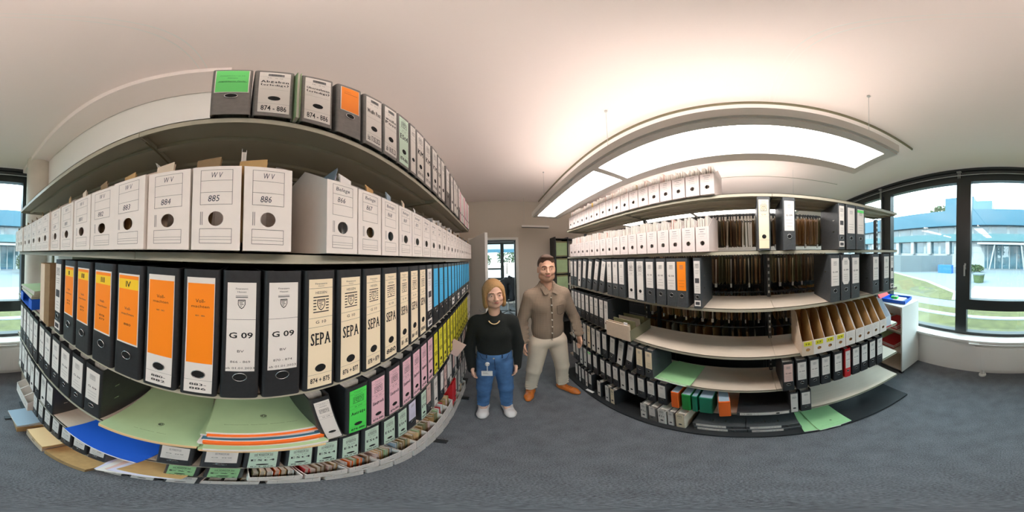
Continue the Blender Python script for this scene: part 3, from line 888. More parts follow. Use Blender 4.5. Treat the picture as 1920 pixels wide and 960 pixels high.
A3(.047, .125, 'black binder labelled G 09 BV 870 – 874, next to the cream SEPA ones', 'g09', 'G 09|BV|870 - 874|ab 01.01.2023')
for q, ((a, b), t) in enumerate(zip(((.127, .204), (.206, .284), (.286, .361), (.362, .440), (.443, .514), (.515, .590), (.591, .664)), ('874 + 875', '876 + 877', '878 + 879', '880', '881 - 882', '884 + 885', '886'))):
    A3(a, b, 'black binder with cream label SEPA %s, %s of the cream row' % (t, cap(q + 1)), 'sepa', 'G 10|SEPA|' + t)
A3(.668, .738, 'black binder with narrow white label and tag between SEPA and blue ones', 'narrow')
yy = .745
for k in range(13):
    A3(yy, yy + .082, 'black binder with sky-blue label on the full rack, %s counting from SEPA' % cap(k + 1), 'blue', 'tag' if k in (4, 6, 8, 9, 11) else '', seed=k, group='blue labelled binders', ringz=.078)
    yy += .087
# green folders lying at the window end, blue tray under them
mb = MB(); mb.box(-.13, .13, 0, .30, 0, .004, 'folder_blue')
for a, b, c, dd in ((-.13, -.126, 0, .30), (.126, .13, 0, .30), (-.126, .126, .296, .30)): mb.box(a, b, c, dd, .004, .065, 'folder_blue')
mb.box(-.126, -.07, 0, .004, .004, .06, 'folder_blue'); mb.box(.07, .126, 0, .004, .004, .06, 'folder_blue')
tray = tag(obj('letter_tray', mb), 'dark blue letter tray at the window end of the full rack', 'letter tray')
put(tray, (-.285, -1.02, z), AR)
for k in range(4):
    flat_folder(-.295 + .006 * (k % 2), -1.02 + .01 * k, z + .066 + .014 * k, AR + .04 * (k - 1), .24, .29, .0135, 'green folder on the blue tray, %s from the bottom' % cap(k + 1), 'green folders on the blue tray', 'folder_green', 'paper_edge')
# ---- fourth shelf
z = LV[3]
G4 = 'binders on the fourth shelf of the full rack'
yy = -.366
for k in range(11):
    binder(-.308 + rnd.uniform(-.004, .004), yy, z, AR, .078, 'black binder with short white label, fourth shelf of full rack, %s from green folder' % cap(k + 1), G4, 'band', 'paper|' + ('G 09' if k < 3 else 'G 08'), seed=k, rivets=(k == 0))
    yy -= .0835
flat_folder(-.292, -.178, z, AR + .05, .245, .31, .022, 'big green folder with cream inner sheets lying flat beside black binders', None, 'folder_green', print_=True, warp=.003)
# pile of folders
t0 = z
pile = [('folder_green', 'folder_cream', .018, 0.0, 'bottom green folder with cream edges in the pile'), ('folder_green', 'paper_white', .016, .01, 'green folder with white sheets low in the pile'), ('paper_white', 'paper_white', .014, -.01, 'thick white folder in the lower pile'),
        ('folder_orange', 'folder_orange', .020, .006, 'bright orange folder in the pile'), ('folder_teal', 'paper_white', .008, .0, 'dark teal folder in the pile'), ('folder_green', 'paper_white', .014, -.012, 'green folder over the teal one in the pile'),
        ('folder_orange', 'folder_rose', .010, .012, 'thin pale orange folder near the pile top'), ('folder_green', 'paper_white', .012, .004, 'top green folder of the pile with printed cover')]
for k, (m, p, t, off, lb) in enumerate(pile):
    flat_folder(-.288 + off * .6 - .006 * k, .062 + off * .7, t0, AR + off * 2 - .01, .235, .29, t, lb, 'pile of folders on the fourth shelf', m, p, print_=(k == len(pile) - 1), warp=0)
    t0 += t + .0006
binder(-.302, .212, z, AR, .048, 'thin black binder with white label leaning against the green Anträge one', None, 'full', 'G 10', lean=-.13)
binder(-.302, .276, z, AR, .072, 'black binder with bright green label Anträge 874-886', None, 'full', 'G 177|Anträge|874-886|green_label')
for k, (a, t) in enumerate(((.352, '874-886'), (.430, '874-886'), (.506, '874-875'), (.580, '876-878'), (.651, '879-880'), (.722, '881'))):
    binder(-.304, a, z, AR, .071, 'black binder with pink label Einspruch, %s beside the green Anträge one' % cap(k + 1), 'pink Einspruch binders', 'full', 'G 10|Einspruch|' + t + '|pink')
yy = .797
for k in range(13):
    binder(-.304, yy, z, AR, .072 if k % 3 else .06, 'black binder with yellow label, %s beyond the pink ones' % cap(k + 1), 'yellow labelled binders', 'full', 'G 10|VSt|%d|yellow' % (874 + k))
    yy += .078
for k in range(2):
    binder(-.304, yy, z, AR, .065, 'black binder with white label, %s beyond the yellow ones' % cap(k + 1), 'white labelled binders at the door end', 'full', 'G 10'); yy += .075
# ---- fifth shelf
z = LV[4]
yy = -.672
for k in range(8):
    binder(-.318 + rnd.uniform(-.004, .004), yy, z, AR, .078, 'black binder with long white label, fifth shelf of full rack, %s from blue folder' % cap(k + 1), 'binders on the fifth shelf of the full rack', 'full' if k % 2 else 'band', 'paper' if not k % 2 else 'G 10', seed=k, rivets=(k == 0)); yy -= .0835
flat_folder(-.300, -.335, z, AR - .06, .33, .22, .012, 'bright blue folder lying flat on the full rack', None, 'folder_blue', 'paper_white', warp=.001)
spec5 = [(-.105, .078, 'band', 'paper|G 09', 'below the big green folder'), (-.012, .078, 'band', 'paper|G 09', 'below the pile, first of two'), (.066, .072, 'full', 'G 10|ESt4|874-876|mint', 'first mint ESt4 label'), (.141, .060, 'full', 'G 10|ESt4|877|mint', 'second mint ESt4 label'),
         (.203, .060, 'full', 'G 10|ESt4|878|mint', 'third mint ESt4 label'), (.268, .066, 'full', 'G 10|ESt4|879|mint', 'fourth mint ESt4 label'), (.343, .070, 'full', 'G 10|ESt4|880-881|mint', 'fifth mint ESt4 label'), (.422, .070, 'full', 'G 10|ESt4|882-883|mint', 'sixth mint ESt4 label'), (.497, .070, 'full', 'G 10|ESt4|884-886|mint', 'seventh mint ESt4 label')]
for a, w, st, tx, lb in spec5:
    binder(-.318, a, z, AR, w, 'black binder on the full rack, fifth shelf, ' + lb, None, st, tx, twist=rnd.uniform(-.02, .02))
binder(-.322, .575, z, AR, .070, 'black binder with pale lilac label after the mint ones', None, 'band', 'lilac', rivets=True)
binder(-.318, .672, z, AR, .060, 'black binder with narrow mint label by the pale ones', None, 'full', 'G 10|ESt|884|mint', rivets=True)
yy = .745
for k in range(16):
    binder(-.318 + rnd.uniform(-.008, .008), yy, z, AR, .065, '%s labelled binder low on the full rack, %s after the narrow mint one' % ('white' if k % 3 else 'pale pink', cap(k + 1)), 'pale labelled binders on the fifth shelf of the full rack', 'full' if k % 2 else 'band', ('G 10' if k % 2 else 'paper') if k % 3 else ('G 10|EZ|87|folder_rose' if k % 2 else 'folder_rose'), 'binder_grey' if k % 4 == 1 else 'binder_black', seed=k, lean=[0, 0, .03, 0][k % 4]); yy += .077
upright_folder(-.27, 1.12, LV[4] + .30, AR, 'pink sheet sticking out below the yellow binders', None, 'folder_rose', .004, .10, .14, pitch=.5, kind='plain', cat='paper', name='paper_sheet')
# ---- sixth shelf
z = LV[5]
yy = -.335
for k in range(7):
    binder(-.330, yy, z, AR, .078, 'black binder with small white label, sixth shelf of full rack, %s from lilac papers' % cap(k + 1), 'binders on the sixth shelf of the full rack', 'band', 'paper|G 08', seed=k, twist=rnd.uniform(-.04, .04)); yy -= .092
for k in range(5):
    flat_folder(-.30 + .012 * (k % 2), -.195 + .012 * k, z + .007 * k, AR + .35 - .1 * k, .16, .22, .006, ['lilac', 'white', 'pale rose', 'lilac striped', 'brown'][k] + ' sheet bundle lying loose below the blue folder', 'loose bundles below the blue folder', ['lilac', 'paper_white', 'folder_rose', 'lilac', 'kraft'][k], 'paper_edge', cat='papers', name='sheet_bundle')
for k, a in enumerate((-.085, .0)):
    binder(-.330, a, z, AR, .076, 'black binder with green label on the sixth shelf, %s from the lilac papers' % cap(k + 1), None, 'full', 'G 10|ESt|88%d|folder_vivid' % k)
# white open files full of folders
mixed = ['folder_green', 'kraft', 'folder_rose', 'paper_white', 'folder_olive', 'folder_cream', 'binder_red', 'folder_brown', 'folder_bluegrey', 'folder_orange']
def full_file(x, yc, z, k, w, where, hf=.14, nf=6, rz=AR, tw=0.0, sel=mixed):
    magfile(x, yc, z, rz, w, 'white open file stuffed with folders, %s' % where, 'stuffed white files low on the full rack', (), 'lined', hf, .20, .25, seed=k, twist=tw)
    c = Vector((x, yc, z)); fw = Matrix.Rotation(rz + tw, 3, 'Z')
    for q in range(nf):
        p = c + fw @ Vector(((q + .5) / nf * (w - .012) - w / 2 + .006, .022 + .012 * rnd.random(), .003))
        m = sel[rnd.randrange(len(sel))]
        upright_folder(p.x, p.y, p.z, rz + tw, 'thin folder in the white open file, %s' % where, 'folders in the file %s' % where, m, (w - .02) / nf * .8, .215, .185 + rnd.uniform(0, .04), lean=rnd.uniform(-.01, .012))
yy = .095
for k in range(10):
    full_file(-.300, yy, z, k, .098, 'sixth shelf, %s from the green labelled binders' % cap(k + 1), tw=rnd.uniform(-.015, .01)); yy += .104
for k in range(2):
    binder(-.308, yy + .0, z, AR, .05, 'red binder low on the full rack, %s beside the stuffed files' % cap(k + 1), 'red binders low on the full rack', None, cover='binder_red'); yy += .062
for k in range(8):
    binder(-.318 + rnd.uniform(-.01, .01), yy + .02, z, AR, .065, 'grey binder with white label on the sixth shelf, %s beyond the red pair' % cap(k + 1), 'grey binders near the floor at the door end', 'full', 'G 10', 'binder_grey' if k % 2 else 'binder_black', lean=.05 * (k % 3 == 1)); yy += .078
for k in range(3):
    magfile(-.30, -.99 - .105 * k, z, AR, .10, 'white open file at the window end of the sixth shelf, %s from the black binders' % cap(k + 1), 'white files at the window end', (), 'lined', .13, .2, .25, seed=k)
# ---- bottom
z = BASE
yy = .02
for k in range(14):
    full_file(-.335, yy, z, k + 30, .112, 'floor level, %s counting away from the black binders' % cap(k + 1), hf=.15, nf=3, tw=rnd.uniform(-.05, .02), sel=['paper_white', 'folder_cream', 'folder_rose', 'folder_bluegrey', 'paper_white']); yy += .128
for k in range(3):
    binder(-.332, -.075 - .09 * k, z, AR, .078, 'black binder with white label at floor level, %s from the stuffed files' % cap(k + 1), 'binders at floor level of the full rack', 'full', 'G 10', h=.305)
def carton(x, y, z, rz, w, d, h, label, m, group=None, flap=True):
    mb = MB(); t = .003
    mb.box(-w / 2, w / 2, 0, d, 0, t, m)
    for a, b, c, e in ((-w / 2, w / 2, 0, t), (-w / 2, w / 2, d - t, d), (-w / 2, -w / 2 + t, t, d - t), (w / 2 - t, w / 2, t, d - t)): mb.box(a, b, c, e, t, h, m)
    r = obj('cardboard_box', mb)
    mb = MB(); mb.box(-w / 2, w / 2, 0, d / 2 - .001, h, h + t, m); mb.box(-w / 2, w / 2, d / 2 + .001, d, h, h + t, m); obj('lid_flap', mb, r)
    mb = MB(); mb.box(-.02, .02, -.0006, 0, h * .55, h * .7, 'kraft_dark'); obj('grip_hole', mb, r)
    tag(r, label, 'cardboard box', group); put(r, (x, y, z), rz); return r
carton(-.285, -.45, z, AR + .05, .26, .32, .10, 'kraft carton on the base, closest to the black binders', 'kraft')
carton(-.275, -.72, z, AR, .24, .32, .12, 'pale wooden-coloured carton on the base, middle of three', 'box_beige')
carton(-.235, -1.00, z, AR - .05, .24, .36, .09, 'brown carton jutting over the base edge at the window end', 'kraft')
carton(-.270, -.70, z + .123, AR, .22, .26, .05, 'flat light box lying on the pale middle carton', 'folder_cream')
for k in range(4):
    flat_folder(-.23 + .004 * k, -1.0 + .01 * k, z + .0935 + .022 * k, AR + .03 * k, .22, .30, .02, 'blue-grey file bundle on the jutting carton, %s from the bottom' % cap(k + 1), 'file bundles on the jutting carton', 'folder_bluegrey' if k % 2 else 'paper_white', 'paper_edge', cat='files', name='file_bundle')
# ------------------------------------------------------------------ contents of the half-empty rack (faces -X)
XB = .925
PAL = ['paper_white', 'paper', 'folder_rose', 'paper_white', 'paper', 'paper', 'paper_white']
def stuffed_B(yc, z, k, w, lab, grp, n=5, hf=.145, pal=PAL):
    magfile(XB, yc, z, BR, w, lab, grp, (), 'typed', hf, .235, .27, 'box_rose', seed=k)
    for q in range(n):
        u = (q + .5) / n * (w - .012) - w / 2 + .006
        upright_folder(XB + .018 + rnd.uniform(0, .01), yc - u, z + .003, BR, 'thin folder in the %s' % lab.replace('white magazine file', 'file'), 'folders in the %s' % lab.replace('white magazine file', 'file'),
                       pal[rnd.randrange(len(pal))], (w - .016) / n * .75, .23, .205 + rnd.uniform(-.004, .022), lean=rnd.uniform(-.02, .02), pitch=rnd.uniform(-.03, .0))
z = LV[0]; yy = .240
for k in range(18):
    stuffed_B(yy, z, k, .084, 'white magazine file, %s on the top board under the lamp' % cap(k + 1), 'files on the top board under the lamp', pal=PAL if k not in (6, 12) else PAL + ['kraft', 'amber'])
    yy += .092
z = LV[1]; yy = .278
for k in range(18):
    stuffed_B(yy, z, 40 + k, .082, 'white magazine file, %s on the second board under the lamp' % cap(k + 1), 'files on the second board under the lamp', hf=.15)
    yy += .0895
def B(y0, y1, zl, label, style='band', txt='', **kw):
    w = abs(y1 - y0)
    w = .076 if w > .062 else .05
    binder(XB + kw.pop('dx', 0), (y0 + y1) / 2, LV[zl] if zl < 6 else BASE, BR, w, label, kw.pop('group', None), style, txt, kw.pop('cover', 'binder_slate'), **kw)
B(-.118, -.044, 1, 'dark binder with long cream label standing alone on second board', 'full', 'G 09|cream', rivets=True)
B(-.268, -.19, 1, 'dark binder with short white G 09 label, alone on the second board', 'band', 'paper|G 09', rivets=True)
B(-.609, -.557, 1, 'thin dark binder with narrow white label, first of the three together', 'narrow', rivets=True)
B(-.70, -.622, 1, 'dark binder with wide white label, middle of the three together', 'band', 'paper')
B(-.784, -.705, 1, 'dark binder with green topped label, last of the three together', 'band', 'paper||green_bright')
# third board
z = LV[2]
for k, (a, ln, st) in enumerate(((1.81, .0, 'band'), (1.722, .03, 'band'), (1.63, .09, 'full'), (1.535, .13, 'band'), (1.435, .17, 'band'), (1.328, .20, 'band'), (1.225, .20, 'band'), (1.095, .0, 'band'), (1.018, .0, 'band'), (.942, .0, 'band'))):
    binder(XB, a, z, BR, .072, 'dark binder with white label on the third board, %s from the door' % cap(k + 1), 'binders on the third board', st, 'paper' if st == 'band' else 'G 10', 'binder_slate', lean=ln, seed=k)
for k, (a, b) in enumerate(((.873, .80), (.786, .712))):
    B(a, b, 2, 'dark binder with full-length white label, %s of the pair on the third board' % cap(k + 1), 'full', 'G 10', group='binders on the third board')
for k, (a, b) in enumerate(((.700, .625), (.612, .535), (.525, .46))):
    B(a, b + .0, 2, 'dark binder with white label, %s between the pair and the orange one' % cap(k + 1), 'band', 'paper|G 10', seed=k, group='binders on the third board')
B(.458, .382, 2, 'dark binder with bright orange label on the third board', 'band', 'orange')
B(.345, .29, 2, 'thin dark binder with narrow label, its metal clasps showing on its side', 'narrow', rivets=True)
B(-.49, -.568, 2, 'dark binder labelled G 09, first of three on the third board', 'band', 'paper|G 09', rivets=True)
B(-.574, -.652, 2, 'dark binder with cut-corner label, middle of three on the third board', 'cutcorner')
B(-.658, -.736, 2, 'dark binder labelled G 09, last of three on the third board', 'band', 'paper|G 09', seed=4)
B(-.86, -.935, 2, 'dark binder with gap on either side on the third board', 'band', 'paper|G 09', seed=5, rivets=True)
B(-.985, -1.06, 2, 'dark binder standing next to the outermost narrow labelled one', 'band', 'paper|G 09', seed=6)
B(-1.07, -1.12, 2, 'thin dark binder with narrow label at the window end of third board', 'narrow')
# fourth board
z = LV[3]
for k, a in enumerate((1.80, 1.72, 1.64, 1.56, 1.475, 1.39, 1.31, 1.225)):
    binder(XB, a, z, BR, .072, 'black binder with white label on the fourth board, %s from the door' % cap(k + 1), 'binders on the fourth board', 'band', 'paper|G 10', seed=k)
binder(XB - .01, 1.143, z, BR, .06, 'black binder with full-length label beside the grey index card box', None, 'full', 'G 10', rivets=True)
mb = MB(); w, d, h = .24, .32, .13
mb.box(-w / 2, w / 2, 0, d, 0, .003, 'rack_olive')
mb.prism([(-.002, 0), (.004, 0), (-.006, .15), (-.012, .15)], 'x', -w / 2, w / 2, 'box_beige')
for a in (-w / 2, w / 2 - .003): mb.box(a, a + .003, .004, d, .003, .105, 'rack_olive')
mb.box(-w / 2, w / 2, d - .003, d, .003, .105, 'rack_olive')
card = tag(obj('card_index_box', mb), 'grey-brown open card index box on the fourth board', 'card box'); put(card, (XB - .045, .955, z), BR + .12)
for k in range(4):
    mb = MB(); mb.prism([(.03 + .07 * k, .004), (.034 + .07 * k, .004), (.012 + .07 * k, .155), (.008 + .07 * k, .155)], 'x', -w / 2 + .008, w / 2 - .008, 'box_beige' if k % 2 == 0 else 'folder_olive')
    if k == 0: mb.box(.055, .09, .006, .012, .12, .165, 'paper_white')
    o = tag(obj('index_divider', mb), 'divider sheet in the card index box, %s from its front' % cap(k + 1), 'divider', 'dividers in the card index box'); put(o, (XB - .045, .955, z + .001), BR + .12)
for k, a in enumerate((-.325, -.400, -.475, -.553, -.635, -.718, -.798, -.878, -.960)):
    yel = k in (0, 1, 2, 3)
    magfile(XB - .02, a, z, BR, .076, ('beige' if k == 0 else 'white') + ' magazine file with raw brown inside, %s from the empty boards%s' % (cap(k + 1), ', yellow note' if yel else ''), 'empty magazine files on the fourth board', ['17' if k == 1 else '18' if k == 2 else '19' if k == 3 else '16'] if yel else (), 'yellow' if yel else 'lined', .125, .30, .25, 'box_beige' if k == 0 else 'box_white', 'kraft', seed=k)
magfile(XB + .02, -1.06, z, BR, .085, 'clear plastic magazine file with red foot at the board end', None, (), None, .11, .25, .24, 'plastic_clear', hole=False, name='plastic_file')
mb = MB(); mb.box(-.045, .045, -.004, .25, 0, .008, 'binder_red'); o = obj('red_foot', mb)
fl = [o2 for o2 in COL.objects if o2.name.startswith('plastic_file')][0]; o.parent = fl
# fifth board
z = LV[4]
for k, a in enumerate((1.80, 1.715, 1.63, 1.545, 1.46, 1.375, 1.29)):
    binder(XB, a, z, BR, .074, 'black binder on the fifth board, %s from the door, full-length label' % cap(k + 1), 'binders on the fifth board', 'full', 'G 10' if k != 4 else 'G 10|cream', seed=k)
for k, (a, ln, st) in enumerate(((1.195, .0, 'band'), (1.098, .07, 'band'), (1.005, .13, 'full'), (.905, .14, 'band'), (.782, 0, 'band'), (.697, 0, 'band'))):
    binder(XB, a, z, BR, .074, 'black binder with %s label, %s in the loose group on the fifth board' % ('cream' if k > 3 else 'white', cap(k + 1)), 'loosely standing binders on the fifth board', st, ('cream' if k > 3 else 'paper') if st == 'band' else 'G 10', 'binder_slate' if k == 5 else 'binder_black', lean=ln, seed=k, rivets=k == 5)
flat_folder(.935, .545, z, BR - .03, .25, .31, .012, 'light green folder lying on the fifth board, partly under the dark green one', 'green folders lying on the fifth board', 'folder_vivid', 'paper_white', print_=True)
flat_folder(.945, .515, z + .013, BR - .06, .24, .30, .007, 'upper green folder lying on the fifth board', 'green folders lying on the fifth board', 'folder_vivid', 'paper_white')
for k, a in enumerate((-.205, -.29, -.373, -.452, -.545, -.623, -.695, -.775, -.857, -.938)):
    red = k == 5
    binder(XB, a, z, BR, .05 if red else .072, ('red binder with white label among the black ones, fifth board' if red else 'black binder with G 09 label on the fifth board, %s from the empty part' % cap(k + 1)), None if red else 'G 09 binders on the fifth board', 'band', 'paper|G 09' if k else 'folder_rose|G 09', 'binder_red' if red else 'binder_black', seed=k, rivets=k == 0)
# sixth board
z = LV[5]
for k, a in enumerate((1.80, 1.72, 1.635, 1.55, 1.465, 1.36, 1.24, 1.15, 1.06, .97, .875, .78, .69, .60)):
    st = 'full' if k in (2, 3, 9, 10) else 'band'
    binder(XB, a, z, BR, .074, 'black binder on the sixth board, %s from the door' % cap(k + 1), 'binders on the sixth board', st, ('paper' if k != 4 else 'paper||green_bright') if st == 'band' else 'G 10', seed=k)
def slip(x, y, z, w, cover, label, d=.24, h=.24, twist=0.0, group=None):
    """closed box folder: rounded spine, grey top edge"""
    mb = MB()
    prof = [(-w / 2, d), (-w / 2, .006), (-w / 2 + .006, 0), (w / 2 - .006, 0), (w / 2, .006), (w / 2, d)]
    mb.prism(prof, 'z', 0, h, cover)
    r = obj('slip_folder', mb)
    mb = MB(); mb.box(-w / 2 + .003, w / 2 - .003, .01, d - .004, h, h + .002, 'folder_bluegrey'); obj('page_block', mb, r)
    mb = MB(); mb.box(-w * .22, w * .22, -.0006, 0, h * .2, h * .85, cover); obj('spine_panel', mb, r)
    tag(r, label, 'folder', group); put(r, (x, y, z), BR + twist); return r
slip(XB, .505, z, .055, 'binder_orange', 'orange upright folder beside the last black binder of the sixth board')
slip(XB, .425, z, .06, 'binder_green', 'bright green upright folder beside the orange one')
slip(XB, .368, z, .035, 'binder_teal', 'narrow dark green upright folder between two green ones')
slip(XB, .295, z, .085, 'binder_teal', 'wide dark green upright folder on the sixth board')
sl = slip(XB - .02, .175, z, .07, 'binder_orange', 'orange folder standing askew with white elastic band, sixth board', twist=.22)
mb = MB(); mb.tube((-.0385, .05, .02), (-.0385, .12, .22), .003, 'paper_white', 6); obj('elastic_band', mb, sl)
binder(XB - .005, -.05, z, BR, .062, 'black binder lying on its side on the sixth board', None, 'full', '', flat=1)
for k, (a, st) in enumerate(((-.235, 'full'), (-.31, 'band'))):
    binder(XB, a, z, BR, .055 if k == 0 else .072, 'black binder with %s label, %s beside the lying one' % (('long', 'first') if k == 0 else ('short', 'second')), 'pair of binders on the sixth board', st, '' if k == 0 else 'paper')
# base
z = BASE; XC = .90
for k, a in enumerate((1.715, 1.64, 1.57, 1.50, 1.43)):
    binder(XC, a, z, BR, .05 if k in (1, 3) else .065, 'black binder standing on the black base, %s of the group by the shoe' % cap(k + 1), 'binders on the base by the door end', 'full' if k % 2 else 'band', '' if k % 2 else 'paper', seed=k, rivets=k == 4, h=.30)
for k, a in enumerate((1.265, 1.145, 1.075)):
    binder(XC - .01, a, z, BR, .062, ['black binder standing alone near the white paper slip on the base', 'white magazine-like binder beside the grey topped one on the base', 'black binder with cream label, first before the gap on the base'][k], 'binders in the middle of the base', 'full', '' if k < 2 else 'G|cream', 'binder_black' if k != 1 else 'binder_grey', rivets=k == 2, h=.28)
for k, (a, st, cv, tx) in enumerate(((.738, 'full', 'binder_grey', 'G 10|ESt|'), (.664, 'band', 'binder_grey', 'paper'), (.588, 'full', 'binder_white', 'G 10|ESt|'), (.522, 'full', 'binder_grey', ''), (.456, 'full', 'box_beige', 'G|cream'))):
    binder(XC - .015, a, z, BR, .05 if k == 3 else .066, ['grey binder with ESt label', 'grey binder with short white label', 'white binder with ESt label', 'thin grey binder', 'beige binder with cream label'][k] + ' in the row of five on the black base', 'row of five on the black base', st, tx, cv, seed=k, h=.27)
for k, (a, lv) in enumerate(((.215, 0), (.225, 1), (-.108, 0), (-.098, 1))):
    binder(XC + .0 + .01 * lv, a, z + .063 * lv, BR, .06, 'black binder lying flat on the base, %s of the %s pair' % (('upper' if lv else 'lower'), 'orange folder side' if a > .1 else 'green folder side'), 'binders lying on the base', 'band', 'paper', 'binder_slate', flat=1, seed=k, rivets=lv == 1)
flat_folder(.848, -.385, z, BR - .06, .24, .31, .008, 'light green folder on the base, the lower one, near the lying binders', 'green folders on the base', 'folder_vivid', 'paper_white')
flat_folder(.845, -.475, z + .0093, BR + .08, .24, .31, .006, 'light green folder with printed cover on top at the base edge', 'green folders on the base', 'folder_vivid', 'paper_white', print_=True)
mb = MB(); mb.box(-.05, .05, 0, .03, 0, .001, 'paper_white'); o = tag(obj('paper_slip', mb), 'small white slip of paper lying on the black base near the shoe', 'paper'); put(o, (.86, 1.40, BASE), BR + .2)
# ------------------------------------------------------------------ hanging folders in the rack behind
def hang_mesh(t, m, tab):
    def mk():
        mb = MB(); d = CX1 - CX0 - .05
        n = 5
        for s in (-1, 1):
            mb.prism([(.0, -.02), (d, -.02), (d, -.27), (.012, -.27), (0, -.25)] if s < 0 else [(.0, -.035), (d, -.035), (d, -.27), (.012, -.27), (0, -.25)], 'x', s * t / 2 - .0006, s * t / 2 + .0006, m)
        mb.box(-t / 2, t / 2, .004, d, -.272, -.27, m)
        if t > .006: mb.box(-t / 2 + .001, t / 2 - .001, .01, d - .01, -.262, -.05, 'paper_edge' if tab else 'kraft_dark')
        for q0, q1, c0, c1 in ((.018, .022, .0, .022), (.292, .296, .292, .316)):
            mb.box(-t / 2 - .001, t / 2 + .001, q0, q1, -.03, .0095, 'rack_dark'); mb.box(-t / 2 - .001, t / 2 + .001, c0, c1, .0078, .0105, 'rack_dark')
        if tab: mb.box(-t / 2 - .002, t / 2 + .002, -.002, .012, -.30, -.265, 'paper_white')
        return mb.mesh('hanging_folder')
    return cached(('hang', t, m, tab), mk)
HC = ['folder_grey', 'folder_brown', 'folder_olive', 'kraft_dark', 'folder_grey', 'folder_olive', 'folder_brown', 'kraft']
HC2 = ['kraft', 'box_beige', 'kraft', 'folder_brown', 'folder_olive', 'kraft', 'folder_grey']
names = ['top row', 'second row', 'third row', 'fourth row']
for r_, (zz, ya, yb) in enumerate(((CL[0], -.75, .55), (CL[1], -.70, 1.05), (CL[2], -.75, 1.10), (CL[3], -.8, 1.1))):
    y = ya; k = 0
    while y < yb:
        t = rnd.choice((.006, .010, .016))
        gap = r_ == 0 and -.62 < y < -.30
        m = (HC if r_ < 2 else HC2)[rnd.randrange(7)] if not gap else rnd.choice(('kraft', 'kraft', 'box_beige', 'folder_olive'))
        if not (r_ == 3 and k % 3) and min(abs(y - p) for p in (-1.08, -.13, .9, 1.93)) > .035:
            o = obj('hanging_folder', hang_mesh(t, m, (k % 5 == 0)))
            tag(o, '%s hanging folder in the %s of the filing rack behind' % ({'folder_grey': 'grey', 'folder_brown': 'brown', 'folder_olive': 'olive', 'kraft_dark': 'dark brown', 'kraft': 'kraft', 'box_beige': 'beige'}[m], names[r_]), 'hanging folder', '%s hanging folders in the %s' % (m.replace('_', ' '), names[r_]))
            put(o, (CX0 + .022, y, zz), BR, rnd.uniform(-.03, .03), 0)
        y += t + rnd.choice((.010, .014, .022)); k += 1
# ------------------------------------------------------------------ open cabinet by the window
cab = empty('side_cabinet', (1.15, -1.56, 0)); tag(cab, 'low white cabinet under the window with open front and red folders', 'cabinet')
def cpart(name, *bx):
    mb = MB()
    for b in bx: mb.box(*b)
    o = under(cab, name, mb); return o
cy0, cy1, ct = -1.93, -1.55, 1.10
cpart('side_panel', (1.15, 1.17, cy0, cy1, .05, ct, 'white_paint')); cpart('side_panel', (2.13, 2.15, cy0, cy1, .05, ct, 'white_paint'))
cpart('top_board', (1.15, 2.15, cy0, cy1 + .005, ct, ct + .02, 'white_paint')); cpart('back_panel', (1.17, 2.13, cy0, cy0 + .01, .05, ct, 'white_paint'))
for zz in (.06, .40, .74): cpart('shelf', (1.17, 2.13, cy0 + .01, cy1, zz, zz + .02, 'shelf_top'))
cpart('foot', (1.16, 1.20, cy1 - .05, cy1 - .01, 0, .05, 'base_black')); cpart('foot', (2.10, 2.14, cy1 - .05, cy1 - .01, 0, .05, 'base_black'))
for k, (xx, zz, m, lb) in enumerate(((1.25, .76, 'binder_red', 'red tray'), (1.30, .42, 'binder_red', 'dark red folder stack'), (1.55, .76, 'kraft', 'kraft folder stack'), (1.55, .42, 'folder_green', 'green folder stack'))):
    mb = MB()
    for q in range(5): mb.box(xx, xx + .24, cy0 + .06 + .005 * (q % 2), cy1 - .02 - .004 * (q % 3), zz + .002 + .014 * q, zz + .016 + .014 * q, m if q % 2 == 0 else 'paper')
    tag(obj('folder_stack', mb), '%s in the %s compartment of the white cabinet' % (lb, 'upper' if zz > .6 else 'lower'), 'folders')
# blue tray with papers and red folder on the cabinet top
mb = MB(); a, b = .17, .13
mb.box(-a, a, -b, b, 0, .004, 'folder_blue')
for q in ((-a, a, -b, -b + .004), (-a, a, b - .004, b), (-a, -a + .004, -b, b), (a - .004, a, -b, b)): mb.box(q[0], q[1], q[2], q[3], .004, .045, 'folder_blue')
o = tag(obj('letter_tray', mb), 'bright blue letter tray on the white cabinet by the window', 'letter tray'); put(o, (1.38, -1.74, ct + .02), .25)
mb = MB(); mb.box(-.12, .02, -.09, .09, .004, .018, 'folder_bluegrey'); mb.box(-.11, .03, -.08, .09, .018, .03, 'paper_white'); o = tag(obj('booklet', mb), 'grey booklets lying in the bright blue tray', 'booklet'); put(o, (1.38, -1.74, ct + .0205), .25)
mb = MB(); mb.box(-.05, .04, -.03, .03, .03, .062, 'green_label'); mb.box(-.045, -.005, -.025, .025, .062, .066, 'paper_white'); o = tag(obj('note_box', mb), 'small green box on the booklets in the blue tray', 'box'); put(o, (1.41, -1.72, ct + .021), .3)
mb = MB(); mb.prism([(-.02, 0), (.10, 0), (.22, .14), (.10, .16)], 'y', -.12, .12, 'binder_red'); o = tag(obj('red_folder', mb), 'red folder propped open beside the bright blue tray', 'folder'); put(o, (1.62, -1.74, ct + .02), .2)
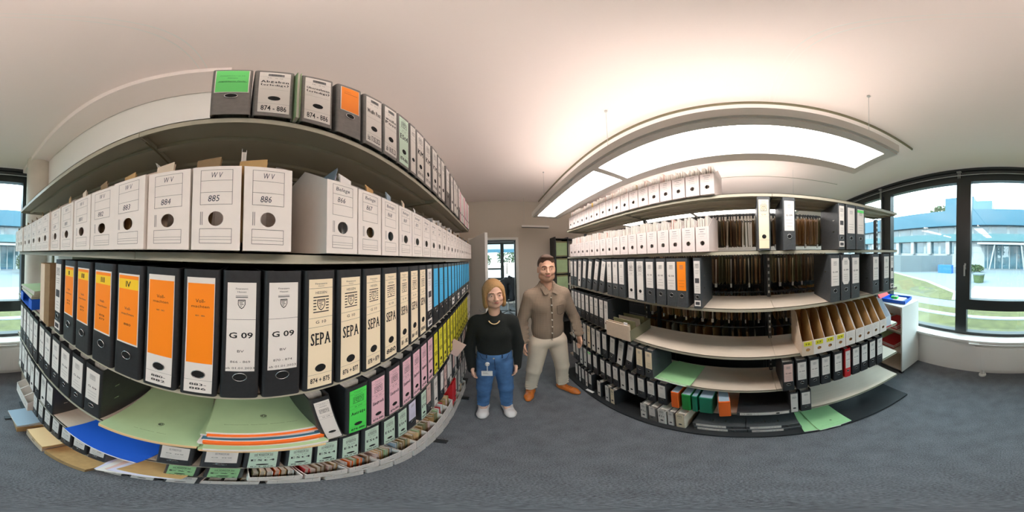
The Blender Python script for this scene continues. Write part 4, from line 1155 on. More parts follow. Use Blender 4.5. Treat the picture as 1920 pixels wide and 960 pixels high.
# ------------------------------------------------------------------ green filing shelf at the end wall
gs = empty('filing_shelf', (1.4, 2.9, 0)); tag(gs, 'dark shelf with green boxes and kraft files against the end wall', 'shelf')
for xx in (1.10, 1.36, 1.80):
    mb = MB(); mb.box(xx, xx + .015, 2.80, 3.08, 0, H + .40, 'base_black'); under(gs, 'side_panel', mb)
GL = [H + .375, H + .03, H - .29, H - .61, H - .93, H - 1.25, .05]
for zz in GL:
    mb = MB(); mb.box(1.115, 1.80, 2.80, 3.08, zz - .012, zz, 'rack_dark'); under(gs, 'shelf_board', mb)
for k, zz in enumerate(GL[1:5]):
    mb = MB(); mb.box(0, .225, 0, .24, 0, .285, 'folder_olive'); mb.box(.0, .225, -.002, 0, .02, .26, 'folder_green')
    o = tag(obj('document_box', mb), 'green document box on the end wall shelf, %s from the top' % cap(k + 1), 'document box', 'green document boxes'); put(o, (1.125, 2.81, zz + .0005), 0)
    for q in range(7):
        m = ['kraft', 'folder_olive', 'paper_white', 'folder_olive', 'kraft_dark', 'kraft', 'folder_cream'][(q + k) % 7]
        upright_folder(1.40 + .055 * q, 2.82, zz, 0, '%s file on the end wall shelf, level %s' % ({'kraft': 'kraft', 'folder_olive': 'olive', 'paper_white': 'white', 'kraft_dark': 'dark brown', 'folder_cream': 'cream'}[m], cap(k + 1)), 'files on the end wall shelf', m, .03, .22, .25 - .01 * (q % 3))
# ------------------------------------------------------------------ people: one smooth surface each, from blended volumes
class SDF:
    def __init__(self, lo, hi, vx):
        self.lo = np.array(lo, float); self.vx = vx
        self.n = np.ceil((np.array(hi) - self.lo) / vx).astype(int) + 1
        self.f = np.full(self.n, 0.2, np.float32)
    def _sub(self, lo, hi, pad):
        a = np.maximum(np.floor((np.array(lo) - pad - self.lo) / self.vx).astype(int), 0)
        b = np.minimum(np.ceil((np.array(hi) + pad - self.lo) / self.vx).astype(int) + 1, self.n)
        if (b <= a).any(): return None
        sl = tuple(slice(i, j) for i, j in zip(a, b))
        g = np.meshgrid(*[self.lo[i] + self.vx * np.arange(a[i], b[i]) for i in range(3)], indexing='ij')
        return sl, g
    def _mix(self, sl, d, k, sub=False):
        f = self.f[sl]
        if sub:
            h = np.clip(.5 - .5 * (f + d) / k, 0, 1); self.f[sl] = f * (1 - h) - d * h + k * h * (1 - h)
        else:
            h = np.clip(.5 + .5 * (f - d) / k, 0, 1); self.f[sl] = f * (1 - h) + d * h - k * h * (1 - h)
    def cone(self, a, b, ra, rb, k=.02, sub=False, flat=None):
        a, b = np.array(a, float), np.array(b, float)
        r = max(ra, rb); q = self._sub(np.minimum(a, b) - r, np.maximum(a, b) + r, k + 3 * self.vx)
        if q is None: return
        sl, (X, Y, Z) = q
        d = b - a; L = (d * d).sum() + 1e-12
        t = np.clip(((X - a[0]) * d[0] + (Y - a[1]) * d[1] + (Z - a[2]) * d[2]) / L, 0, 1)
        px, py, pz = X - a[0] - t * d[0], Y - a[1] - t * d[1], Z - a[2] - t * d[2]
        if flat is not None:
            py = py * flat
        self._mix(sl, np.sqrt(px * px + py * py + pz * pz) - (ra + (rb - ra) * t), k, sub)
    def ell(self, c, r, k=.02, sub=False, M=None):
        c = np.array(c, float); r = np.array(r, float)
        q = self._sub(c - r.max(), c + r.max(), k + 3 * self.vx)
        if q is None: return
        sl, (X, Y, Z) = q
        P = np.stack([X - c[0], Y - c[1], Z - c[2]], -1)
        if M is not None: P = P @ M
        k0 = np.sqrt(((P / r) ** 2).sum(-1)); k1 = np.sqrt(((P / (r * r)) ** 2).sum(-1)) + 1e-9
        self._mix(sl, k0 * (k0 - 1) / k1, k, sub)
    def cut(self, fn):
        g = np.meshgrid(*[self.lo[i] + self.vx * np.arange(self.n[i]) for i in range(3)], indexing='ij')
        self.f = np.maximum(self.f, fn(*g).astype(np.float32))
    def mesh(self, name, mats, pick=None, relax=1):
        f = self.f; s = f < 0
        n = self.n
        cells = np.zeros(n - 1, bool); allin = np.ones(n - 1, bool)
        cor = [(i, j, k) for i in (0, 1) for j in (0, 1) for k in (0, 1)]
        for i, j, k in cor:
            c = s[i:n[0] - 1 + i, j:n[1] - 1 + j, k:n[2] - 1 + k]; cells |= c; allin &= c
        cells &= ~allin
        idx = np.full(n - 1, -1, np.int64); ci = np.argwhere(cells); idx[cells] = np.arange(len(ci))
        acc = np.zeros((len(ci), 3)); cnt = np.zeros(len(ci))
        for p in cor:
            for ax in range(3):
                if p[ax]: continue
                q = list(p); q[ax] = 1
                A = f[ci[:, 0] + p[0], ci[:, 1] + p[1], ci[:, 2] + p[2]]; B_ = f[ci[:, 0] + q[0], ci[:, 1] + q[1], ci[:, 2] + q[2]]
                m = (A < 0) != (B_ < 0)
                t = np.where(m, A / np.where(m, A - B_, 1), 0)
                P = np.tile(np.array(p, float), (len(ci), 1)); P[:, ax] = t
                acc[m] += P[m]; cnt[m] += 1
        v = (ci + acc / np.maximum(cnt, 1)[:, None]) * self.vx + self.lo
        F = []
        for ax in range(3):
            sl0 = [slice(1, -1)] * 3; sl0[ax] = slice(0, n[ax] - 1); sl1 = list(sl0); sl1[ax] = slice(1, n[ax])
            A = s[tuple(sl0)]; B_ = s[tuple(sl1)]
            e = np.argwhere(A != B_); off = np.ones(3, int); off[ax] = 0; e = e + off
            u, w = [(1, 2), (2, 0), (0, 1)][ax]
            du = np.zeros(3, int); du[u] = 1; dw = np.zeros(3, int); dw[w] = 1
            g = lambda e_: idx[e_[:, 0], e_[:, 1], e_[:, 2]]
            q = np.stack([g(e - du - dw), g(e - dw), g(e), g(e - du)], 1)
            inside = s[tuple((e).T)] if False else s[e[:, 0], e[:, 1], e[:, 2]]
            q[~inside] = q[~inside][:, ::1]; q[inside] = q[inside][:, ::-1]
            F.append(q)
        F = np.concatenate(F); F = F[(F >= 0).all(1)]
        for _ in range(relax):
            sm = np.zeros_like(v); c = np.zeros(len(v))
            for a, b in ((0, 1), (1, 2), (2, 3), (3, 0)):
                np.add.at(sm, F[:, a], v[F[:, b]]); np.add.at(sm, F[:, b], v[F[:, a]]); np.add.at(c, F[:, a], 1); np.add.at(c, F[:, b], 1)
            v = v * .5 + .5 * sm / np.maximum(c, 1)[:, None]
        me = bpy.data.meshes.new(name)
        me.from_pydata(v.tolist(), [], F.tolist())
        for m in mats: me.materials.append(MAT[m])
        if pick is not None:
            cen = v[F].mean(1); me.polygons.foreach_set('material_index', pick(cen).astype(np.int32))
        me.polygons.foreach_set('use_smooth', [True] * len(F))
        me.update()
        return me
mat('skin', (226, 178, 152), 0.55, noise=0.03, scale=30)
mat('skin_m', (218, 168, 140), 0.55, noise=0.03, scale=30)
mat('stubble', (200, 152, 124), 0.7, noise=0.12, scale=250)
mat('lips', (196, 120, 108), 0.5)
mat('eye_white', (226, 220, 214), 0.3)
mat('iris', (62, 48, 40), 0.3)
mat('brow', (120, 86, 54), 0.9)
mat('hair_f', (176, 134, 84), 0.6, noise=0.35, scale=60, bump=0.4, stretch=(6, 6, .5))
mat('hair_m', (78, 54, 38), 0.8, noise=0.3, scale=200, bump=0.3)
mat('sweater', (24, 27, 24), 0.95, noise=0.15, scale=200, bump=0.3)
mat('denim', (74, 112, 158), 0.85, noise=0.28, scale=12, bump=0.25)
mat('denim_dark', (40, 62, 96), 0.85)
mat('shirt', (124, 104, 86), 0.9)
mat('shirt_dark', (96, 80, 66), 0.9)
mat('chino', (216, 198, 176), 0.9, noise=0.05, scale=8, bump=0.3)
mat('leather', (205, 112, 44), 0.45, noise=0.12, scale=25)
mat('sole', (150, 100, 60), 0.7)
mat('sneaker', (228, 218, 214), 0.6)
mat('button', (205, 195, 180), 0.4)
def check_shirt():
    m = MAT['shirt']; nt = m.node_tree; b = nt.nodes['Principled BSDF']
    tc = nt.nodes.new('ShaderNodeTexCoord')
    w1 = nt.nodes.new('ShaderNodeTexWave'); w1.bands_direction = 'X'; w1.inputs['Scale'].default_value = 22
    w2 = nt.nodes.new('ShaderNodeTexWave'); w2.bands_direction = 'Z'; w2.inputs['Scale'].default_value = 22
    n = nt.nodes.new('ShaderNodeTexNoise'); n.inputs['Scale'].default_value = 9
    for w in (w1, w2, n): nt.links.new(tc.outputs['Object'], w.inputs['Vector'])
    a = nt.nodes.new('ShaderNodeMath'); a.operation = 'ADD'
    nt.links.new(w1.outputs['Fac'], a.inputs[0]); nt.links.new(w2.outputs['Fac'], a.inputs[1])
    r = nt.nodes.new('ShaderNodeValToRGB')
    r.color_ramp.elements[0].color = (*lin((132, 113, 95)), 1); r.color_ramp.elements[1].color = (*lin((166, 143, 122)), 1); r.color_ramp.elements[0].position = .1; r.color_ramp.elements[1].position = 1.0
    h = nt.nodes.new('ShaderNodeMath'); h.operation = 'MULTIPLY'; h.inputs[1].default_value = .5
    nt.links.new(a.outputs[0], h.inputs[0]); nt.links.new(h.outputs[0], r.inputs[0]); nt.links.new(r.outputs[0], b.inputs['Base Color'])
    bp = nt.nodes.new('ShaderNodeBump'); bp.inputs['Strength'].default_value = .6; bp.inputs['Distance'].default_value = .02
    nt.links.new(n.outputs['Fac'], bp.inputs['Height']); nt.links.new(bp.outputs[0], b.inputs['Normal'])
check_shirt()
def hand(s, wrist, tip_dir, side, size, palm_front=0.0):
    """relaxed hand: palm, four curled fingers of unequal length, thumb from the side. side=+1: thumb towards +x"""
    w = np.array(wrist, float); d = np.array(tip_dir, float); d /= np.linalg.norm(d)
    fwd = np.array([0, -1.0, 0]); fwd = fwd - d * (fwd @ d); fwd /= np.linalg.norm(fwd)
    # palms face the thighs: the hand's flat spans fwd, fingers curl inward (side)
    inn = np.cross(d, fwd); inn = inn * (1 if inn[0] * side > 0 else -1)
    P = size * .5
    pal = w + d * P * .55
    for t in (-.32, -.1, .12, .34):
        s.cone(w + fwd * t * P * .5, w + d * P * .95 + fwd * t * P * 1.0, .017 * size / .18, .0135 * size / .18, .012)
    lens = {-.36: .36, -.12: .46, .12: .50, .36: .44}
    for t, L in lens.items():
        b = w + d * P * .95 + fwd * t * P * .92
        m = b + (d * .92 + inn * .25) * L * P * .9
        e = m + (d * .65 + inn * .7) * L * P * .8
        s.cone(b, m, .0095 * size / .18, .0088 * size / .18, .004); s.cone(m, e, .0086 * size / .18, .0072 * size / .18, .003)
    tb = w + d * P * .25 + fwd * .38 * P
    tm = tb + (d * .7 + fwd * .62 + inn * .2) * P * .42; te = tm + (d * .92 + fwd * .15 + inn * .35) * P * .36
    s.cone(tb, tm, .013 * size / .18, .0105 * size / .18, .008); s.cone(tm, te, .0102 * size / .18, .0085 * size / .18, .004)
def head_frame(c, yaw, tilt=0.0, sc=1.0):
    M = np.array(Matrix.Rotation(yaw, 3, 'Z') @ Matrix.Rotation(tilt, 3, 'Y'))
    return lambda p: np.array(c) + M @ (np.array(p, float) * sc), M
def head(s, T, M, sc, man):
    e = lambda c, r, k=.012, sub=False: s.ell(T(c), np.array(r) * sc, k, sub, M)
    e((0, .016, .030), (.074, .092, .088)); e((0, -.012, -.03), (.062 + .004 * man, .074, .080), .03)
    e((0, -.050, -.088), (.027 + .008 * man, .026, .022 + .003 * man), .03)
    for q in (-1, 1):
        e((q * .046, -.015, -.072), (.016 + .006 * man, .035, .024), .03)
        e((q * .042, -.062, -.028), (.018, .016, .016), .02)
        e((q * .031, -.098, .002), (.016, .016, .012), .010, True)
        e((q * .074, .012, -.012), (.008, .016, .030), .008)
        s.cone(T((q * .012, -.084, .018)), T((q * .048, -.072, .020)), .008 * sc, .006 * sc, .012)
        e((q * .012, -.093, -.034), (.009, .010, .008), .006)
    s.cone(T((0, -.082, .006)), T((0, -.104, -.030)), .008 * sc, .0105 * sc, .010)
    e((0, -.081, -.055), (.024, .012, .014), .012)
    e((0, -.084, -.0565), (.022, .006, .0015), .003, True)
def face_bits(root, T, M, sc, iris_dx=0.0, man=False):
    for q in (-1, 1):
        mb = MB(); c = T((q * .031, -.0705, .000)); mb.ellipsoid(tuple(c), (.0125 * sc,) * 3, 'eye_white', 12, 8)
        i = T((q * .031 + iris_dx, -.0795, .000)); mb.ellipsoid(tuple(i), (.0060 * sc, .0040 * sc, .0060 * sc), 'iris', 10, 6)
        obj('eye', mb, root)
        sk = 'skin_m' if man else 'skin'; L_ = SDF(np.array(c) - .03, np.array(c) + .03, .002)
        for up in (1, -1):      # lids: shell over and under the eyeball
            pts = [T((q * .031 + u, -.0815 + 14 * u * u, (.0068 - 28 * u * u) * (1 if up > 0 else -.95))) for u in (-.013, -.0065, 0, .0065, .013)]
            for p0, p1 in zip(pts, pts[1:]): L_.cone(p0, p1, (.0036 if up > 0 else .0026) * sc, (.0036 if up > 0 else .0026) * sc, .002)
        obj('eyelid', L_.mesh('eyelid', [sk]), root)
        mb = MB(); a, b, c2 = T((q * .013, -.0925, .0205)), T((q * .032, -.0885, .0255)), T((q * .050, -.074, .0195))
        mb.tube(a, b, .0030 * sc, 'hair_m' if man else 'brow', 6, .0034 * sc); mb.tube(b, c2, .0034 * sc, 'hair_m' if man else 'brow', 6, .0015 * sc)
        obj('eyebrow', mb, root)
    s = SDF(T((0, -.08, -.057)) - .05, T((0, -.08, -.057)) + .05, .002)
    for q in (-1, 1): s.cone(T((q * .002, -.0945, -.0520)), T((q * .026, -.0835, -.0535)), .0032 * sc, .0014 * sc, .003)
    s.cone(T((-.014, -.0905, -.0590)), T((.014, -.0905, -.0590)), .0034 * sc, .0034 * sc, .002)
    obj('lips', s.mesh('lips', ['lips']), root)
# ---------------- the woman
def woman():
    root = empty('person', (-.015, 1.36, 0)); inv = lambda o: setattr(o, 'matrix_parent_inverse', Matrix.Translation(-Vector(root.location)))
    tag(root, 'person in a black sweater, cream necklace, blue jeans and white sneakers', 'person')
    hx, hz, hy = -.010, 1.526, 1.335
    yaw, sc = R(11), 1.0
    T, M = head_frame((hx, hy, hz), yaw, R(-3), sc)
    s = SDF((-.32, 1.08, -.01), (.28, 1.56, 1.68), .005)
    head(s, T, M, sc, 0)
    s.cone((hx, 1.36, 1.30), (hx, 1.35, 1.46), .050, .048, .02)
    s.ell((-.015, 1.37, 1.16), (.125, .075, .15), .04); s.ell((-.015, 1.37, .92), (.115, .08, .12), .04); s.cone((-.13, 1.37, 1.265), (.10, 1.37, 1.265), .036, .036, .03)
    for sx, sh, el, wr in ((-1, (-.165, 1.37, 1.265), (-.222, 1.385, 1.01), (-.195, 1.33, .765)), (1, (.135, 1.37, 1.265), (.178, 1.385, 1.03), (.158, 1.33, .80))):
        s.cone(sh, el, .040, .032, .02); s.cone(el, wr, .031, .022, .01)
        hand(s, wr, (-.1 * sx, -.05, -1), -sx, .155)
    for hp, kn, an, to in (((-.085, 1.37, .86), (-.105, 1.35, .47), (-.118, 1.39, .09), (-.122, 1.28, .035)), ((.055, 1.37, .86), (.068, 1.35, .47), (.068, 1.39, .09), (.085, 1.29, .035))):
        s.cone(hp, kn, .068, .045, .03); s.cone(kn, an, .044, .032, .02); s.cone(an, to, .03, .028, .02); s.cone((an[0], an[1] + .02, .04), to, .03, .028, .02)
    def pick(c): return np.zeros(len(c), int)
    o = obj('body', s.mesh('body', ['skin'], pick), root); inv(o)
    n0 = len(COL.objects)
    hold = empty('tmp')
    face_bits(hold, T, M, sc, -.001)
    for c in list(hold.children): c.parent = o
    bpy.data.objects.remove(hold)
    # hair: chin-length bob with a side parting
    s = SDF((hx - .16, hy - .18, hz - .16), (hx + .16, hy + .18, hz + .17), .004)
    e = lambda c, r, k=.012, sub=False: s.ell(T(c), np.array(r) * sc, k, sub, M)
    e((0, .024, .040), (.086, .100, .087)); 
    for q in (-1, 1): e((q * .078, .008, -.035), (.017, .060, .085), .03); e((q * .070, .0, -.085), (.016, .05, .03), .02)
    e((0, .085, -.035), (.075, .035, .085), .03)
    e((.012, -.088, -.035), (.062, .065, .105), .012, True)
    e((.006, -.02, -.09), (.052, .085, .09), .012, True)
    s.cone(T((.010, -.10, .125)), T((.012, .05, .148)), .009, .006, .015, True)
    h = obj('hair', s.mesh('hair', ['hair_f']), root); inv(h)
    # sweater
    s = SDF((-.34, 1.15, .64), (.30, 1.56, 1.42), .006)
    s.ell((-.015, 1.37, 1.17), (.158, .108, .17), .04); s.ell((-.065, 1.325, 1.16), (.06, .05, .06), .06); s.ell((.035, 1.325, 1.16), (.06, .05, .06), .06)
    s.ell((-.015, 1.37, 1.00), (.146, .108, .13), .06); s.cone((-.145, 1.37, 1.275), (.115, 1.37, 1.275), .052, .052, .04); s.cone((hx, 1.365, 1.30), (hx, 1.358, 1.345), .082, .062, .03)
    for sh, el, wr in (((-.165, 1.37, 1.255), (-.228, 1.385, 1.0), (-.200, 1.335, .735)), ((.135, 1.37, 1.255), (.184, 1.385, 1.02), (.163, 1.335, .77))):
        s.cone(sh, el, .062, .052, .02); s.cone(el, wr, .052, .036, .015)
    s.ell((hx, 1.325, 1.385), (.060, .075, .050), .012, True)
    s.cut(lambda X, Y, Z: np.where((np.abs(X + .015) < .150), .960 - Z, -1.0))
    o2 = obj('sweater', s.mesh('sweater', ['sweater']), root); inv(o2)
    # necklace
    mb = MB(); pts = [(hx + .05 * math.sin(t), 1.262 - .002 * math.cos(t) + .03 * (1 - math.cos(t)), 1.335 - .052 * math.cos(t)) for t in [R(-58) + R(116) * k / 14 for k in range(15)]]
    mb.path(pts, .0048, 'folder_cream', 8)
    o2 = obj('necklace', mb, root); inv(o2)
    # jeans
    s = SDF((-.24, 1.2, .08), (.20, 1.54, 1.02), .006)
    s.ell((-.015, 1.37, .92), (.148, .112, .12), .04)
    s.ell((-.015, 1.40, .85), (.14, .10, .09), .04)
    for hp, kn, an in (((-.085, 1.365, .83), (-.108, 1.35, .47), (-.120, 1.385, .13)), ((.055, 1.365, .83), (.070, 1.35, .47), (.070, 1.385, .13))):
        s.cone(hp, kn, .086, .062, .025); s.cone(kn, an, .062, .047, .02)
        for q in range(4): s.cone((an[0] - .04, an[1] - .035, .15 + .05 * q), (an[0] + .04, an[1] - .04, .16 + .05 * q), .010, .010, .02)
    s.cone((-.015, 1.27, .62), (-.015, 1.25, .78), .012, .004, .01, True)
    s.cut(lambda X, Y, Z: np.maximum(Z - .985, .092 - Z))
    o2 = obj('jeans', s.mesh('jeans', ['denim']), root); inv(o2)
    mb = MB(); mb.tube((-.02, 1.262, .935), (-.02, 1.257, .935), .008, 'button', 12)
    mb.path([(-.13, 1.30, .955), (-.11, 1.272, .925), (-.075, 1.262, .915)], .0025, 'denim_dark', 5); mb.path([(.10, 1.30, .955), (.08, 1.272, .925), (.045, 1.262, .915)], .0025, 'denim_dark', 5); mb.path([(-.015, 1.256, .93), (-.012, 1.256, .80)], .0025, 'denim_dark', 5)
    for xx in (-.075, .045): mb.box(xx - .005, xx + .005, 1.262, 1.268, .935, .975, 'denim_dark')
    j = obj('jeans_trim', mb, o2)
    # shoes
    for an, to in (((-.120, 1.415), (-.122, 1.275)), ((.072, 1.415), (.092, 1.285))):
        s = SDF((min(an[0], to[0]) - .07, 1.18, -.005), (max(an[0], to[0]) + .07, 1.52, .16), .004)
        s.cone((an[0], an[1] + .015, .045), (to[0], to[1], .040), .044, .046, .02); s.cone((an[0], an[1], .05), (an[0], an[1] - .01, .115), .042, .040, .03)
        s.cone((to[0], to[1], .03), (to[0], to[1] - .03, .028), .045, .036, .02)
        s.cut(lambda X, Y, Z: .001 - Z); s.cut(lambda X, Y, Z: Z - .125)
        sh = obj('sneaker', s.mesh('sneaker', ['sneaker', 'sole'], lambda c: (c[:, 2] < .012).astype(int)), root); inv(sh)
        mb = MB()
        for q in range(5):
            yy = to[1] + .02 + .019 * q; zz = .083 + .0085 * q
            mb.tube((to[0] - .024, yy, zz - .003), (to[0] + .024, yy + .006, zz + .001), .0028, 'paper_white', 6)
        mb.path([(to[0], to[1] + .10, .125), (to[0] + .03, to[1] + .07, .115), (to[0] + .01, to[1] + .09, .12), (to[0] - .03, to[1] + .065, .112)], .0025, 'paper_white', 6)
        obj('lace', mb, sh)
    # badge on a reel
    bd = empty('name_badge', (-.072, 1.245, .86)); tag(bd, 'white name badge hanging from a round reel at the jeans pocket', 'badge')
    for nm, fn in (('reel', lambda m: (m.tube((-.070, 1.262, .875), (-.070, 1.242, .875), .017, 'paper_white', 20), m.torus((-.070, 1.242, .875), .013, .0015, 'y', 'metal', 18, 5))),
                   ('strap', lambda m: m.box(-.074, -.066, 1.240, 1.243, .80, .86, 'plastic_clear')),
                   ('card', lambda m: (m.box(-.115, -.032, 1.236, 1.240, .740, .80, 'paper_white'), rect(m, -.105, -.07, .777, .781, 1.2355, 'crest'), rect(m, -.105, -.06, .765, .768, 1.2355, 'crest'), rect(m, -.11, -.037, .793, .797, 1.2355, 'folder_bluegrey')))):
        mb = MB(); fn(mb); o2 = obj(nm, mb, bd); o2.matrix_parent_inverse = Matrix.Translation(-Vector(bd.location))
woman()
# ---------------- the man
def man():
    root = empty('person', (.52, 1.60, 0)); inv = lambda o: setattr(o, 'matrix_parent_inverse', Matrix.Translation(-Vector(root.location)))
    tag(root, 'person in a brown checked shirt, beige trousers and tan leather shoes', 'person')
    hx, hy, hz, sc = .522, 1.585, 1.708, 1.17
    T, M = head_frame((hx, hy, hz), R(-10), R(2), sc)
    s = SDF((.17, 1.30, -.01), (.93, 1.80, 1.90), .005)
    head(s, T, M, sc, 1)
    s.cone((.535, 1.62, 1.44), (hx, 1.60, 1.64), .060, .062, .02)
    s.ell((.535, 1.62, 1.28), (.165, .095, .19), .04); s.ell((.53, 1.62, .98), (.13, .085, .16), .04); s.cone((.39, 1.62, 1.42), (.68, 1.62, 1.42), .045, .045, .03)
    arms = ((-1, (.352, 1.62, 1.415), (.262, 1.64, 1.14), (.268, 1.585, .90)), (1, (.715, 1.62, 1.415), (.845, 1.63, 1.12), (.862, 1.56, .885)))
    for sx, sh, el, wr in arms:
        s.cone(sh, el, .052, .042, .02); s.cone(el, wr, .041, .028, .01)
        hand(s, wr, (.08 * sx, -.08, -1), -sx, .19)
    legs = (((.43, 1.62, .90), (.368, 1.605, .48), (.335, 1.655, .09), (.292, 1.545, .04)), ((.63, 1.62, .90), (.668, 1.60, .48), (.672, 1.635, .09), (.742, 1.49, .04)))
    for hp, kn, an, to in legs:
        s.cone(hp, kn, .085, .055, .03); s.cone(kn, an, .054, .036, .02); s.cone((an[0], an[1], .05), to, .032, .03, .02); s.cone(an, (an[0], an[1], .05), .035, .03, .02)
    invM = M.T
    def pick(c):
        L = ((c - np.array(T((0, 0, 0)))) @ M) / sc
        d = (L[:, 2] < -.040) & (L[:, 2] > -.125) & (L[:, 1] < .012) & ~((np.abs(L[:, 0]) < .028) & (L[:, 2] > -.066) & (L[:, 2] < -.05))
        d &= ~((np.abs(L[:, 0]) < .055) & (L[:, 2] > -.046) & (L[:, 1] < -.04))
        return d.astype(int)
    o = obj('body', s.mesh('body', ['skin_m', 'stubble'], pick), root); inv(o)
    hold = empty('tmp'); face_bits(hold, T, M, sc, .001, True)
    for c in list(hold.children): c.parent = o
    bpy.data.objects.remove(hold)
    s = SDF((hx - .15, hy - .17, hz - .10), (hx + .15, hy + .19, hz + .18), .004)
    e = lambda c, r, k=.008, sub=False: s.ell(T(c), np.array(r) * sc, k, sub, M)
    e((0, .018, .036), (.0785, .097, .090)); e((0, -.045, .095), (.055, .035, .014), .03)
    e((0, -.098, .000), (.060, .070, .080), .012, True)
    for q in (-1, 1): e((q * .060, -.055, .01), (.028, .04, .045), .016, True); e((q * .075, .006, -.03), (.03, .032, .038), .008, True)
    e((0, -.02, -.11), (.12, .12, .085), .01, True)
    h = obj('hair', s.mesh('hair', ['hair_m']), root); inv(h)
    # shirt
    s = SDF((.15, 1.38, .78), (.97, 1.82, 1.60), .006)
    s.ell((.535, 1.62, 1.30), (.200, .130, .21), .04); s.ell((.45, 1.56, 1.34), (.09, .05, .08), .05); s.ell((.62, 1.56, 1.34), (.09, .05, .08), .05)
    s.ell((.53, 1.62, 1.06), (.172, .122, .24), .06); s.cone((.365, 1.62, 1.42), (.705, 1.62, 1.42), .072, .072, .04); s.cone((.535, 1.62, 1.45), (.53, 1.612, 1.545), .115, .076, .05); s.cone((.42, 1.62, 1.46), (.50, 1.615, 1.52), .05, .05, .05); s.cone((.65, 1.62, 1.46), (.56, 1.615, 1.52), .05, .05, .05)
    for sx, sh, el, wr in arms:
        s.cone(sh, el, .074, .058, .03); s.cone(el, (wr[0], wr[1], wr[2] + .03), .058, .041, .02)
        for q in range(5):
            t = q / 5; c = np.array(el) * (1 - t) + np.array(wr) * t
            s.cone(c + [-.05, -.02, .01 * (q % 2)], c + [.05, -.03, -.015], .012, .012, .025)
    s.ell((.528, 1.515, 1.555), (.050, .10, .080), .012, True); s.cut(lambda X, Y, Z: Z - 1.572 + .35 * (1.62 - Y))
    s.cut(lambda X, Y, Z: np.where((X > .315) & (X < .745), (.895 - .02 * np.cos((X - .53) * 14)) - Z, -1.0))
    sh = obj('shirt', s.mesh('shirt', ['shirt']), root); inv(sh)
    mb = MB()      # collar wings
    for q in (-1, 1):
        P = [Vector(p) for p in ((.53 + q * .008, 1.482, 1.478), (.53 + q * .062, 1.492, 1.452), (.53 + q * .088, 1.545, 1.515), (.53 + q * .060, 1.545, 1.548), (.53 + q * .036, 1.508, 1.520))]
        nn = Vector((0, -.004, .001)); n = 5
        v = P + [p + nn for p in P]; mb.add(v, [tuple(range(n)), tuple(reversed(range(n, 2 * n)))] + [(i, i + n, (i + 1) % n + n, (i + 1) % n) for i in range(n)], 'shirt')
    obj('collar', mb, sh)
    def front(z, dx=0):   # y of the shirt front at height z
        return 1.615 - math.sqrt(max(0, 1 - ((z - 1.2) / .48) ** 2)) * .145
    mb = MB(); zs = [1.44 - .05 * k for k in range(11)]
    mb.path([(.532, front(zz) - .001, zz) for zz in zs], .0035, 'shirt_dark', 6)
    obj('placket', mb, sh)
    for k in range(7):
        zz = 1.425 - .078 * k; mb = MB(); mb.tube((.528, front(zz) + .004, zz), (.528, front(zz) - .008, zz), .0075, 'button', 12); obj('button', mb, sh)
    mb = MB(); mb.path([(.585, 1.478, 1.33), (.655, 1.487, 1.335), (.655, 1.482, 1.25), (.62, 1.474, 1.235), (.588, 1.472, 1.245), (.585, 1.478, 1.33)], .0025, 'shirt_dark', 5); obj('pocket', mb, sh)
    # trousers
    s = SDF((.20, 1.42, .07), (.84, 1.84, 1.02), .006)
    s.ell((.53, 1.625, .90), (.180, .125, .11), .04)
    for hp, kn, an, to in legs:
        s.cone((hp[0], hp[1], .86), kn, .108, .078, .03); s.cone(kn, (an[0], an[1], .14), .076, .060, .02)
        for q in range(4): s.cone((an[0] - .05, an[1] - .045, .14 + .045 * q), (an[0] + .05, an[1] - .05, .155 + .045 * q), .012, .012, .02)
    s.cut(lambda X, Y, Z: np.maximum(Z - .97, .115 - Z))
    tr = obj('trousers', s.mesh('trousers', ['chino']), root); inv(tr)
    for hp, kn, an, to in legs:
        s = SDF((min(an[0], to[0]) - .09, 1.38, -.005), (max(an[0], to[0]) + .09, 1.78, .16), .004)
        dx, dy = to[0] - an[0], to[1] - an[1]; L = math.hypot(dx, dy); ux, uy = dx / L, dy / L
        s.cone((an[0] - ux * .03, an[1] - uy * .03, .05), (to[0], to[1], .042), .042, .046, .02); s.cone((to[0], to[1], .035), (to[0] + ux * .045, to[1] + uy * .045, .028), .044, .030, .02); s.cone((an[0], an[1], .05), (an[0], an[1], .11), .043, .042, .03)
        s.cut(lambda X, Y, Z: .001 - Z); s.cut(lambda X, Y, Z: Z - .125)
        sh2 = obj('leather_shoe', s.mesh('leather_shoe', ['leather', 'sole'], lambda c: (c[:, 2] < .016).astype(int)), root); inv(sh2)
        mb = MB()
        for q in range(3):
            px, py = to[0] - ux * (.03 + .02 * q), to[1] - uy * (.03 + .02 * q); zz = .092 + .006 * q
            mb.tube((px - uy * .018, py + ux * .018, zz), (px + uy * .018, py - ux * .018, zz), .0025, 'sole', 6)
        obj('lace', mb, sh2)
man()
# ------------------------------------------------------------------ room beyond the doorway
mb = MB(); mb.box(-2.2, 3.5, EY, 6.7, -.1, 0, 'carpet'); struct('floor_beyond', mb)
mb = MB(); mb.box(-2.2, 3.5, EY + .12, 6.7, CZ, CZ + .15, 'ceiling_paint'); struct('ceiling_beyond', mb)
mb = MB(); mb.box(-2.3, -2.2, EY, 6.7, 0, CZ, 'wall_paint'); struct('wall_beyond_side', mb)
mb = MB(); mb.box(2.6, 2.7, EY + .12, 6.7, 0, CZ, 'wall_paint'); struct('wall_beyond_other', mb)
mb = MB(); mb.box(-2.2, 3.5, 6.5, 6.7, 0, .98, 'white_paint'); mb.box(-2.2, 3.5, 6.42, 6.5, .95, .98, 'white_paint'); struct('wall_beyond', mb)
mb = MB()
mb.box(-2.2, 2.6, 6.5, 6.6, 2.42, CZ, 'window_frame'); mb.box(-2.2, 2.6, 6.5, 6.58, .98, 1.08, 'window_frame')
